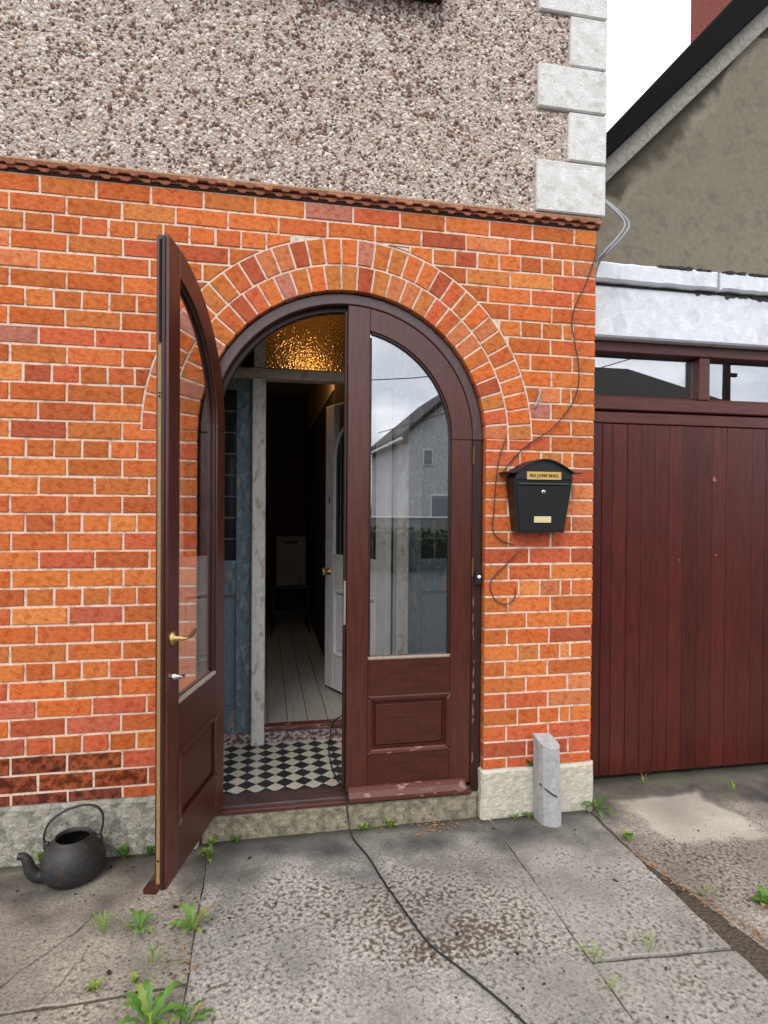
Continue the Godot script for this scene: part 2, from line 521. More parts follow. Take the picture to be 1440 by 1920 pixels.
	M.amber = StandardMaterial3D.new()
	M.amber.albedo_color = Color(0.88, 0.77, 0.58, 0.03)
	M.amber.refraction_enabled = true
	M.amber.refraction_scale = 0.05
	M.amber.roughness = 0.2
	M.bulb = mat(c255(255, 220, 160), 0.5)
	M.bulb.emission_enabled = true
	M.bulb.emission = c255(255, 200, 120)
	M.bulb.emission_energy_multiplier = 2.0


# ------------------------------------------------------------------ sky and camera
func make_sky() -> void:
	var env := Environment.new()
	env.background_mode = Environment.BG_SKY
	env.tonemap_mode = Environment.TONE_MAPPER_LINEAR
	env.tonemap_exposure = 1.26
	env.sdfgi_enabled = true
	env.ssao_enabled = true
	env.ssil_enabled = true
	var w := 1024
	var h := 512
	var n := FastNoiseLite.new()
	n.seed = 11
	n.noise_type = FastNoiseLite.TYPE_SIMPLEX_SMOOTH
	n.frequency = 1.0
	n.fractal_octaves = 5
	var px := PackedFloat32Array()
	px.resize(w * h * 3)
	for y in h:
		var el := (0.5 - (y + 0.5) / h) * PI
		for x in w:
			var az := (x + 0.5) / w * TAU
			var i := (y * w + x) * 3
			if el < 0:
				px[i] = 0.34; px[i + 1] = 0.33; px[i + 2] = 0.31
				continue
			# a cloud deck: look the noise up where the ray meets a flat layer
			var k := 1.0 / (sin(el) + 0.18)
			var v := n.get_noise_3d(cos(el) * cos(az) * k * 1.3, cos(el) * sin(az) * k * 1.3, 4.0)
			var t := sstep(-0.35, 0.4, v)
			var lum := lerpf(1.12, 1.62, t) * lerpf(1.26, 0.92, sin(el))
			px[i] = lum * lerpf(0.93, 1.0, t)
			px[i + 1] = lum * lerpf(0.97, 1.0, t)
			px[i + 2] = lum * lerpf(1.06, 1.0, t)
	var im := Image.create_from_data(w, h, false, Image.FORMAT_RGBF, px.to_byte_array())
	var pm := PanoramaSkyMaterial.new()
	pm.panorama = ImageTexture.create_from_image(im)
	var sky := Sky.new()
	sky.sky_material = pm
	env.sky = sky
	var we := WorldEnvironment.new()
	we.name = "world_environment"
	we.environment = env
	add_child(we)


func _ready() -> void:
	rng.seed = 20240611
	var cam := Camera3D.new()
	cam.name = "camera"
	cam.basis = Basis(Vector3.UP, deg_to_rad(-11.021)) * Basis(Vector3.RIGHT, deg_to_rad(-0.658)) * Basis(Vector3.BACK, deg_to_rad(0.427))
	cam.position = Vector3(1.0618, 1.5375, 2.8520)
	cam.fov = 79.71
	cam.near = 0.05
	cam.far = 400.0
	add_child(cam)
	cam.current = true
	make_sky()
	var sun := DirectionalLight3D.new()
	sun.name = "sun"
	sun.light_energy = 0.38
	sun.light_color = Color(1.0, 0.97, 0.93)
	sun.light_angular_distance = 18.0
	sun.shadow_enabled = true
	sun.rotation_degrees = Vector3(-45, -24, 0)
	add_child(sun)
	make_textures()
	make_materials()
	build_ground()
	build_house()
	build_door_frame()
	build_leaves()
	build_porch()
	build_garage()
	build_neighbours()
	build_street()
	build_mailbox()
	build_kettle()
	build_post()
	build_cables()
	build_weeds()


func structure(called: String, label: String, mesh: Mesh = null, m: Material = null, at := Vector3.ZERO) -> Node3D:
	var o: Node3D
	if mesh:
		o = put_mesh(called, mesh, m, null, at)
	else:
		o = Node3D.new()
		o.name = numbered(called)
		add_child(o)
		o.position = at
	tag(o, label, "", "", "structure")
	return o


# a flat piece: polygon in x, z with its top at y
func flat_piece(poly_xz: PackedVector2Array, y0: float, y1: float, ch := 0.0) -> ArrayMesh:
	var p := PackedVector2Array()
	for v in poly_xz:
		p.append(Vector2(v.x, -v.y))
	var st := mb()
	prism(st, p, y0, y1, ch, false)
	var src := done(st).surface_get_arrays(0)
	var vs: PackedVector3Array = src[Mesh.ARRAY_VERTEX]
	var ns: PackedVector3Array = src[Mesh.ARRAY_NORMAL]
	for i in vs.size():
		vs[i] = Vector3(vs[i].x, vs[i].z, -vs[i].y)
		ns[i] = Vector3(ns[i].x, ns[i].z, -ns[i].y)
	var a := []
	a.resize(Mesh.ARRAY_MAX)
	a[Mesh.ARRAY_VERTEX] = vs
	a[Mesh.ARRAY_NORMAL] = ns
	if src[Mesh.ARRAY_INDEX] != null:
		a[Mesh.ARRAY_INDEX] = src[Mesh.ARRAY_INDEX]
	var am := ArrayMesh.new()
	am.add_surface_from_arrays(Mesh.PRIMITIVE_TRIANGLES, a)
	return am


# ------------------------------------------------------------------ ground
func ground_material() -> void:
	var w := 2048
	var h := 1024
	var x0 := -0.8
	var z0 := -0.5
	var sx := 5.4
	var sz := 2.7
	var agg := noise_bytes(21, 0.15, 3, w, FastNoiseLite.TYPE_SIMPLEX_SMOOTH, h)
	var moss := noise_bytes(22, 0.105, 3, w, FastNoiseLite.TYPE_SIMPLEX_SMOOTH, h)
	var cloud := noise_bytes(23, 0.006, 4, w, FastNoiseLite.TYPE_SIMPLEX_SMOOTH, h)
	var warp := noise_bytes(24, 0.016, 4, w, FastNoiseLite.TYPE_SIMPLEX_SMOOTH, h)
	var peb := noise_bytes(25, 0.28, 2, w, FastNoiseLite.TYPE_SIMPLEX_SMOOTH, h)
	var spots := [[1.72, 0.58, 0.26, 0.17, 0.30], [1.78, 0.82, 0.22, 0.12, 0.28], [2.45, 1.12, 0.4, 0.16, 0.26], [1.25, 0.95, 0.5, 0.3, 0.15], [1.5, 0.42, 0.45, 0.14, 0.12], [2.5, 0.62, 0.25, 0.3, 0.12], [2.95, 0.58, 0.18, 0.14, 0.30], [3.15, 0.42, 0.3, 0.08, 0.2], [0.2, 0.9, 0.3, 0.2, 0.08], [2.35, 0.75, 0.16, 0.3, 0.1], [1.2, 0.45, 0.3, 0.15, 0.08], [0.95, 0.75, 0.2, 0.3, 0.10]]
	var bytes := PackedByteArray()
	bytes.resize(w * h * 3)
	var hb := PackedByteArray()
	hb.resize(w * h)
	for j in h:
		var z := z0 + sz * (j + 0.5) / h
		for i in w:
			var x := x0 + sx * (i + 0.5) / w
			var k := j * w + i
			var cl := cloud[k] / 255.0
			var ag := agg[k] / 255.0
			var wp := warp[k] / 255.0
			var pb := peb[k] / 255.0
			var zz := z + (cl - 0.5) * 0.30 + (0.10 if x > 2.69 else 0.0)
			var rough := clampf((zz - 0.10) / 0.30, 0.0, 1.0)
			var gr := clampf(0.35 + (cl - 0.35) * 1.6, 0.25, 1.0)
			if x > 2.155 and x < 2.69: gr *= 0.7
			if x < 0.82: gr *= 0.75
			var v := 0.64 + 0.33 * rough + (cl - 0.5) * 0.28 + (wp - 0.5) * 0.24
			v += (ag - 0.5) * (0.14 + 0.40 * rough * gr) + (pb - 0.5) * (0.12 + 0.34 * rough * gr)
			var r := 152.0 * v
			var g := 148.5 * v
			var b := 142.0 * v
			if x > 2.69:
				r = 140.0 * v; g = 132.0 * v; b = 124.0 * v
			elif x < 0.82:
				r *= 0.92; g *= 0.90; b *= 0.87
			var d := 0.0
			for s in spots:
				var ux: float = (x - s[0]) / s[2]
				var uz: float = (z - s[1]) / s[3]
				var q := ux * ux + uz * uz
				if q < 4.0:
					d += s[4] * (1.0 - q / 4.0)
			var ms := moss[k] / 255.0 + d * 0.42 * clampf(0.1 + 1.9 * (0.55 * wp + 0.45 * cl), 0.2, 1.6) + (wp - 0.5) * 0.22 + 0.02 * rough
			var t := clampf((ms + (ag - 0.5) * 0.22 + (pb - 0.5) * 0.12 - 0.66 - 0.08 * (1.0 - rough)) / 0.30, 0.0, 1.0) * 0.85 * (0.35 + 0.65 * rough)
			var pd := clampf(maxf(absf(x - 3.14 - 0.10 * (z - 0.15)) / 0.27, absf(z - 0.16) / 0.25) + (wp - 0.5) * 0.35, 0.0, 2.0)
			if pd < 1.0:
				var pt := clampf((1.0 - pd) / 0.18, 0.0, 1.0) * 0.8
				var pv := 0.97 + (cl - 0.5) * 0.2 + (pb - 0.5) * 0.2
				r += (186.0 * pv - r) * pt; g += (177.0 * pv - g) * pt; b += (164.0 * pv - b) * pt
				t *= 1.0 - pt
			var bw := clampf(d * 3.0, 0.0, 1.0)
			r += (lerpf(80.0, 74.0, bw) - r) * t
			g += (lerpf(75.0, 62.0, bw) - g) * t
			b += (lerpf(68.0, 53.0, bw) - b) * t
			if x < 0.62 and z > 0.4:
				# a crack wandering across the left slab
				var cx := 0.42 - 0.66 * (z - 0.46) + (wp - 0.5) * 0.06
				var ck := clampf(1.0 - absf(x - cx) / 0.0075, 0.0, 1.0) * 0.8
				var c2 := clampf(1.0 - absf(x - cx - 0.10 - 0.35 * (z - 0.5)) / 0.006, 0.0, 1.0) * 0.45 * (1.0 if z > 0.62 else 0.0)
				ck = maxf(ck, c2)
				r += (62.0 - r) * ck; g += (57.0 - g) * ck; b += (50.0 - b) * ck
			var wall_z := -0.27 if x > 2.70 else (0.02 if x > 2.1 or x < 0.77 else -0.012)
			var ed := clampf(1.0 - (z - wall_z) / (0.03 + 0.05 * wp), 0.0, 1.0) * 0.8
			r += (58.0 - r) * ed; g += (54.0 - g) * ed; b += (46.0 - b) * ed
			if z < 0.08 and cl > 0.5:
				var gt := (cl - 0.5) * 1.6 * clampf((0.08 - z) / 0.1, 0.0, 1.0)
				r += (84.0 - r) * gt; g += (86.0 - g) * gt; b += (66.0 - b) * gt
			bytes[k * 3] = clampi(int(r), 0, 255)
			bytes[k * 3 + 1] = clampi(int(g), 0, 255)
			bytes[k * 3 + 2] = clampi(int(b), 0, 255)
			hb[k] = clampi(int(255 * (0.4 + (ag - 0.5) * (0.3 + 0.7 * rough) + (pb - 0.5) * 0.4 * rough + t * 0.15)), 0, 255)
	var m := StandardMaterial3D.new()
	m.albedo_texture = ImageTexture.create_from_image(Image.create_from_data(w, h, false, Image.FORMAT_RGB8, bytes))
	m.roughness = 0.93
	m.metallic_specular = 0.3
	m.heightmap_enabled = true
	m.heightmap_texture = ImageTexture.create_from_image(Image.create_from_data(w, h, false, Image.FORMAT_L8, hb))
	m.heightmap_scale = 0.3
	m.uv1_triplanar = true
	m.uv1_world_triplanar = true
	m.uv1_triplanar_sharpness = 8.0
	m.uv1_scale = Vector3(1.0 / sx, 1.0 / sx, 1.0 / sz)
	m.uv1_offset = Vector3(-x0 / sx, 0.3, -z0 / sz)
	M.concrete = m


# jagged edges so that the joints are not ruled lines
func rough_edges(poly: PackedVector2Array, step: float, amp: float) -> PackedVector2Array:
	var out := PackedVector2Array()
	for i in poly.size():
		var a := poly[i]
		var b := poly[(i + 1) % poly.size()]
		var n := maxi(1, int(a.distance_to(b) / step))
		if a.distance_to(b) > 3.0:
			n = mini(n, 24)
		for k in n:
			var p := a.lerp(b, float(k) / n)
			if k > 0:
				p += Vector2(rng.randf_range(-amp, amp), rng.randf_range(-amp, amp))
			out.append(p)
	return out


func build_ground() -> void:
	ground_material()
	var g := structure("ground", "bare earth under and around the driveway slabs", flat_piece(rect(-150, -150, 150, 150), -0.3, -0.010), M.soil)
	var d := structure("driveway", "worn grey concrete driveway slabs with mossy joints in front of the house")
	var slabs := [
		PackedVector2Array([Vector2(0.8275, -0.25), Vector2(2.1530, -0.25), Vector2(2.1535, 2.6), Vector2(0.8275, 2.6)]),
		PackedVector2Array([Vector2(-1.6, -0.25), Vector2(0.823, -0.25), Vector2(0.823, 0.808), Vector2(0.56, 0.826), Vector2(-1.6, 0.86)]),
		PackedVector2Array([Vector2(-1.6, 0.872), Vector2(0.56, 0.838), Vector2(0.823, 0.82), Vector2(0.823, 2.6), Vector2(-1.6, 2.6)]),
		PackedVector2Array([Vector2(2.1550, -0.25), Vector2(2.672, -0.25), Vector2(2.672, 0.995), Vector2(2.157, 0.962)]),
		PackedVector2Array([Vector2(2.157, 0.976), Vector2(2.68, 1.01), Vector2(2.69, 2.6), Vector2(2.157, 2.6)]),
		PackedVector2Array([Vector2(2.70, -0.33), Vector2(6.0, -0.33), Vector2(6.0, 2.6), Vector2(3.0, 2.6), Vector2(2.80, 1.05), Vector2(2.755, 0.74), Vector2(2.69, 0.45)]),
	]
	for i in slabs.size():
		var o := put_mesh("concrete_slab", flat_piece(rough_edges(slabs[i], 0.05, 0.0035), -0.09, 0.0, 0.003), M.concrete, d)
		o.position.y = [0.0, -0.004, -0.008, 0.002, -0.003, -0.005][i]
	put_mesh("added_dark_tarmac", flat_piece(rect(-8, 2.61, 12, 12.5), -0.09, -0.002), mat(c255(62, 62, 63), 0.95, T.grain, Vector3(2, 2, 2), T.speck_h, 0.4), d)  # unseen dark surface added so the door glass mirrors less brightness
	var road := structure("road", "asphalt street running past the end of the driveway", flat_piece(rect(-120, 13.2, 120, 18.0), -0.09, -0.02), mat(c255(64, 64, 66), 0.9, T.grain, Vector3(1, 1, 1)))
	# crumbs of dirt and twig, and dry leaf litter under the step
	var mm := MultiMesh.new()
	mm.transform_format = MultiMesh.TRANSFORM_3D
	var st := mb()
	lathe(st, [Vector2(0, -0.5), Vector2(0.42, -0.2), Vector2(0.5, 0.15), Vector2(0, 0.5)], 6)
	mm.mesh = done(st)
	var n := 420
	mm.instance_count = n
	for i in n:
		var x := rng.randf_range(0.0, 3.6)
		var z := pow(rng.randf(), 0.8) * 1.5 + 0.02
		var s := rng.randf_range(0.003, 0.008) * (2.2 if rng.randf() < 0.08 else 1.0)
		mm.set_instance_transform(i, Transform3D(Basis(Vector3.UP, rng.randf() * TAU) * Basis.from_scale(Vector3(s * rng.randf_range(1, 2.0), s * 0.7, s)), Vector3(x, 0.002, z)))
	var mi := MultiMeshInstance3D.new()
	mi.multimesh = mm
	mi.material_override = M.crumb
	mi.name = "dirt_crumbs"
	add_child(mi)
	tag(mi, "dark crumbs of dirt scattered over the concrete driveway", "debris", "", "stuff")
	var lm := MultiMesh.new()
	lm.transform_format = MultiMesh.TRANSFORM_3D
	var ls := mb()
	for side in [1, -1]:
		var pts := [Vector3(-0.5, 0, 0), Vector3(0, 0.12, 0.22), Vector3(0.5, 0.03, 0), Vector3(0, 0.05, -0.22)]
		if side > 0:
			tri(ls, pts[0], pts[1], pts[2]); tri(ls, pts[0], pts[2], pts[3])
		else:
			tri(ls, pts[0] - Vector3(0, 0.03, 0), pts[2] - Vector3(0, 0.03, 0), pts[1] - Vector3(0, 0.03, 0)); tri(ls, pts[0] - Vector3(0, 0.03, 0), pts[3] - Vector3(0, 0.03, 0), pts[2] - Vector3(0, 0.03, 0))
	lm.mesh = done(ls)
	var places := []
	for i in 60:
		places.append(Vector3(rng.randfn(1.86, 0.10), 0.004, rng.randfn(0.05, 0.035)))
	for i in 190:
		var t := rng.randf()
		places.append(Vector3(2.68 + 0.20 * t + rng.randfn(0, 0.02), 0.0, 0.40 + 0.85 * t + rng.randfn(0, 0.03)))
	for i in 30:
		places.append(Vector3(rng.randfn(0.80, 0.04), 0.002, rng.randfn(0.70, 0.06)))
	lm.instance_count = places.size()
	for i in places.size():
		var s := rng.randf_range(0.012, 0.03)
		lm.set_instance_transform(i, Transform3D(Basis(Vector3.UP, rng.randf() * TAU) * Basis(Vector3.RIGHT, rng.randf_range(-0.4, 0.4)) * Basis.from_scale(Vector3(s, s, s * rng.randf_range(0.3, 1.0))), places[i]))
	var li := MultiMeshInstance3D.new()
	li.multimesh = lm
	li.material_override = mat(c255(150, 112, 78), 0.85)
	li.name = "leaf_litter"
	add_child(li)
	tag(li, "brown dry leaf scraps lying by the step and along the soil joint", "leaf litter", "", "stuff")


# ------------------------------------------------------------------ house
func field_brick_tone(c: int, x: float) -> Material:
	var m := base_tone(c, x)
	var i: int = M.bricks.find(m)
	return m if i < 0 else M.bricks[i % 12 + 12 * (rng.randi() % 3)]


func base_tone(c: int, x: float) -> Material:
	if c >= 31 and x < 0.8:
		return M.sooty[rng.randi() % 4] if rng.randf() < (1.1 if c >= 31 else 0.3) else M.bricks[4]
	if c >= 27 and x < 0.8:
		return M.bricks[[4, 3, 10, 11, 5][rng.randi() % 5]]
	if c >= 31:
		return M.bricks[[4, 3, 1][rng.randi() % 3]]
	var r := rng.randf()
	if x > 2.1 and r < 0.25:
		return M.bricks[[7, 9, 2][rng.randi() % 3]]
	if r < 0.84: return M.bricks[[0, 1, 2, 10, 11][rng.randi() % 5]]
	if r < 0.92: return M.bricks[3]
	if r < 0.955: return M.bricks[4]
	if r < 0.962: return M.bricks[5]
	if r < 0.977: return M.bricks[[6, 8][rng.randi() % 2]]
	return M.bricks[[7, 9][rng.randi() % 2]]


func brick_blank(hw: float, hh: float) -> ArrayMesh:
	# a slightly uneven face, its edges rubbed
	var j := func() -> float: return rng.randf_range(-0.0014, 0.0014)
	var p := PackedVector2Array([Vector2(-hw + j.call(), -hh + j.call()), Vector2(0, -hh + j.call()), Vector2(hw + j.call(), -hh + j.call()), Vector2(hw + j.call(), hh + j.call()), Vector2(0, hh + j.call()), Vector2(-hw + j.call(), hh + j.call())])
	return prism_mesh(p, -0.06, 0.0, 0.0022, false)


func build_house() -> void:
	var house := thing("brick_house", "house front with orange brick below, pebble-dash above and pale corner stones", "house")
	# mortar bed behind the bricks, with the arched opening cut out
	var wall_poly := PackedVector2Array([Vector2(-1.6, 0.0), Vector2(CX - R_OPEN - 0.008, 0.0)])
	wall_poly.append(Vector2(CX - R_OPEN - 0.008, SPRING))
	for p in arc(Vector2(CX, SPRING), R_OPEN + 0.008, PI, 0.0, 40):
		wall_poly.append(p)
	wall_poly.append_array(PackedVector2Array([Vector2(CX + R_OPEN + 0.008, 0.0), Vector2(CORNER - 0.004, 0.0), Vector2(CORNER - 0.004, 2.96), Vector2(-1.6, 2.96)]))
	var wall := put_mesh("wall", prism_mesh(wall_poly, -0.28, -0.0048, 0.0), M.mortar, house)
	var cut := PackedVector2Array([Vector2(CX - R_OPEN - 0.004, -1.0), Vector2(CX + R_OPEN + 0.004, -1.0), Vector2(CX + R_OPEN + 0.004, SPRING)])
	for p in arc(Vector2(CX, SPRING), R_RING + 0.008, 0.0, PI, 48):
		cut.append(p)
	cut.append(Vector2(CX - R_OPEN - 0.004, SPRING))
	var full := []
	var half := []
	for i in 6:
		full.append(brick_blank((STRETCHER - 0.0102) / 2, (COURSE - 0.0102) / 2))
		half.append(brick_blank((STRETCHER / 2 - 0.0102) / 2, (COURSE - 0.0102) / 2))
	var extra := mb()
	var count := 0
	for c in 34:
		var y1 := BAND - c * COURSE - 0.0051
		var y0 := maxf(BAND - (c + 1) * COURSE + 0.0051, PLINTH)
		if y1 - y0 < 0.015:
			continue
		var joints := []
		if c % 4 == 2:
			for k in range(-9, 46):
				var kk := 0.25 + 0.5 * k / 2.0 * 2.0 / 1.0
				kk = 0.25 + 0.5 * (k + 0)
				if kk < 11.3: joints.append(kk)
			joints.append(11.5)
		else:
			var off := 0.5 if c % 4 == 0 else 0.0
			for k in range(-5, 12):
				joints.append(k + off)
		joints.append(CORNER / STRETCHER)
		if y1 < SPRING:
			joints = joints.filter(func(j): return absf(j * STRETCHER - (CX - R_OPEN - 0.08)) > 0.082 and absf(j * STRETCHER - (CX + R_OPEN + 0.03)) > 0.06)
		var shift := rng.randf_range(-0.008, 0.008)
		for i in joints.size() - 1:
			var ja: float = joints[i] * STRETCHER
			var jb: float = joints[i + 1] * STRETCHER
			if i > 0: ja += shift
			if i + 1 < joints.size() - 1: jb += shift
			var xa := ja + 0.0051
			var xb := jb - (0.0051 if i < joints.size() - 2 else 0.0)
			var b := rect(xa, y0, xb, y1)
			var clear := true
			var pieces: Array[PackedVector2Array] = [b]
			if xb > CX - R_RING - 0.05 and xa < CX + R_RING + 0.05:
				pieces = Geometry2D.clip_polygons(b, cut)
				clear = pieces.size() == 1 and absf(absf(area(pieces[0])) - (xb - xa) * (y1 - y0)) < 1e-6
			var seen := xb > -0.06
			if clear:
				var called := "brick" if xb - xa > 0.15 else "header_brick"
				var whole := absf(xb - xa - (STRETCHER - 0.0102)) < 1e-4 or absf(xb - xa - (STRETCHER / 2 - 0.0102)) < 1e-4
				var at := Vector3((xa + xb) / 2, (y0 + y1) / 2, rng.randf_range(-0.0018, 0.0012))
				if not seen:
					var poly := PackedVector2Array()
					for v in b: poly.append(v)
					prism(extra, poly, -0.06, 0.0, 0.0022, false)
					continue
				var mesh: Mesh
				if whole and y1 - y0 > COURSE - 0.0107:
					mesh = (full if xb - xa > 0.15 else half)[rng.randi() % 6]
				else:
					mesh = brick_blank((xb - xa) / 2, (y1 - y0) / 2)
				var o := put_mesh(called, mesh, field_brick_tone(c, at.x), wall, at)
				o.rotation = Vector3(rng.randf_range(-0.006, 0.006), rng.randf_range(-0.005, 0.005), rng.randf_range(-0.004, 0.004))
				count += 1
			else:
				for piece in pieces:
					var bb := Rect2(piece[0], Vector2.ZERO)
					for v in piece: bb = bb.expand(v)
					if absf(area(piece)) < 0.0005 or absf(area(piece)) / maxf(bb.size.x, bb.size.y) < 0.011:
						continue
					var s := mb()
					prism(s, piece, -0.06, rng.randf_range(-0.0015, 0.001), 0.002, false)
					put_mesh("cut_brick", done(s), field_brick_tone(c, 1.4), wall)
					count += 1
	tag(put_mesh("brickwork_beyond", done(extra), M.bricks[0], wall), "", "", "", "stuff")
	print("field bricks ", count)
	# the two header rings of the arch
	var rings := [[R_OPEN + 0.002, 0.790, 31], [0.800, R_RING - 0.002, 35]]
	for r in rings:
		var n: int = r[2]
		var gap := 0.010
		for i in n:
			var a0 := PI * i / n
			var a1 := PI * (i + 1) / n
			var g0: float = gap / 2 / r[0]
			var g1: float = gap / 2 / r[1]
			var p := PackedVector2Array()
			var c := Vector2(CX, SPRING)
			for a in [a0 + g0, a1 - g0]:
				p.append(c + r[0] * Vector2(cos(a), sin(a)))
			for a in [a1 - g1, (a0 + a1) / 2, a0 + g1]:
				p.append(c + r[1] * Vector2(cos(a), sin(a)))
			var s := mb()
			prism(s, p, -0.13, rng.randf_range(-0.001, 0.002), 0.0025, false)
			var rr := rng.randf()
			put_mesh("arch_brick", done(s), M.bricks[[0, 1, 2, 7, 9, 11][rng.randi() % 6] if rr < 0.82 else [3, 4, 6][rng.randi() % 3]], wall)
	# plinth and step
	put_mesh("plinth", prism_mesh(rough_edges(PackedVector2Array([Vector2(-1.6, -0.05), Vector2(CX - R_OPEN + 0.01, -0.05), Vector2(CX - R_OPEN + 0.01, PLINTH), Vector2(-1.6, PLINTH)]), 0.08, 0.004), -0.2, 0.022, 0.012, false), M.plinth, house)
	put_mesh("plinth", prism_mesh(rough_edges(PackedVector2Array([Vector2(CX + R_OPEN - 0.012, -0.05), Vector2(CORNER + 0.008, -0.05), Vector2(CORNER + 0.008, PLINTH + 0.002), Vector2(CX + R_OPEN - 0.012, PLINTH - 0.004)]), 0.08, 0.003), -0.2, 0.02, 0.012, false), M.plinth_pale, house)
	put_mesh("door_step", prism_mesh(rough_edges(rect(CX - R_OPEN + 0.014, -0.05, CX + R_OPEN - 0.016, 0.118), 0.07, 0.004), -0.3, -0.012, 0.012, false), M.step, house)
	# moulded clay course between brick and pebble-dash: two rows of wavy tiles
	put_mesh("shade_backing", box_mesh(Vector3(-1.6, 2.931, -0.02), Vector3(CORNER, 2.9675, 0.002)), mat(c255(60, 38, 30), 0.95, T.grain, Vector3(4, 4, 4)), house)  # dark colour paints in the shadow lines between the tile rows
	for row in 2:
		var w := 0.0815
		var y := 2.943 if row == 0 else 2.960
		for k in range(-4, 34):
			var xa := k * w + (0.0 if row == 0 else 0.034)
			if xa > CORNER + 0.01:
				continue
			var xb := minf(xa + w - 0.002, CORNER + 0.02)
			if xb - xa < 0.02:
				continue
			var m := xb - xa
			var dy := rng.randf_range(-0.0025, 0.0015)
			var e := rng.randf_range(-0.06, 0.06)
			var hi := y + 0.0105
			var p := PackedVector2Array([Vector2(xa, hi), Vector2(xa, y + dy), Vector2(xa + m * (0.42 + e), y + 0.001 + dy), Vector2(xa + m * (0.58 + e), y - 0.008 + dy), Vector2(xa + m * (0.82 + e), y - 0.0085 + dy), Vector2(xb, y - 0.001 + dy), Vector2(xb, hi)])
			var s := mb()
			prism(s, p, -0.02, (0.011 if row == 0 else 0.024) + rng.randf_range(-0.003, 0.003), 0.0015, false)
			put_mesh("clay_tile", done(s), M.clay_tile if row == 1 and rng.randf() < 0.5 else M.clay_dark, house)
	put_mesh("mortar_fillet", box_mesh(Vector3(-1.6, 2.9712, -0.02), Vector3(CORNER + 0.01, 2.987, 0.020), 0.004), mat(c255(206, 168, 138), 0.95, T.grain, Vector3(4, 4, 4), T.fine_h, 0.2), house)
	# upper wall
	var upper := put_mesh("upper_wall", box_mesh(Vector3(-1.6, 2.968, -0.28), Vector3(CORNER, 5.6, 0.012)), M.dash_bed, house)
	var qs := [[2.988, 3.238, 2.360], [3.246, 3.484, 2.530], [3.492, 3.704, 2.363], [3.712, 3.956, 2.528], [3.964, 4.20, 2.363], [4.208, 4.45, 2.53]]
	for q in qs:
		var s := mb()
		box(s, Vector3(q[2] + rng.randf_range(-0.004, 0.004), q[0], -0.25), Vector3(CORNER + 0.03, q[1], 0.034 + rng.randf_range(-0.002, 0.002)), 0.006)
		put_mesh("corner_stone", done(s), M.quoin, upper)
	pebble_dash(upper, qs)
	var sill := mb()
	box(sill, Vector3(0.4, 3.915, -0.05), Vector3(1.875, 4.01, 0.105), 0.008)
	put_mesh("window_sill", done(sill), mat(c255(70, 70, 68), 0.9, T.plinth, Vector3(2, 2, 2)), house)
	# what closes the house behind the front
	var shell := mb()
	box(shell, Vector3(CORNER - 0.25, 0, -6.0), Vector3(CORNER - 0.002, 5.6, -0.282))
	put_mesh("side_wall", done(shell), M.render, house)
	var shell2 := mb()
	box(shell2, Vector3(-1.6, 0, -6.0), Vector3(-1.35, 5.6, -0.282))
	box(shell2, Vector3(-1.348, 0, -6.0), Vector3(CORNER - 0.252, 5.6, -5.75))
	put_mesh("back_wall", done(shell2), M.render, house)
	put_mesh("roof", box_mesh(Vector3(-1.7, 5.602, -6.1), Vector3(CORNER + 0.1, 5.8, 0.3)), M.slate, house)


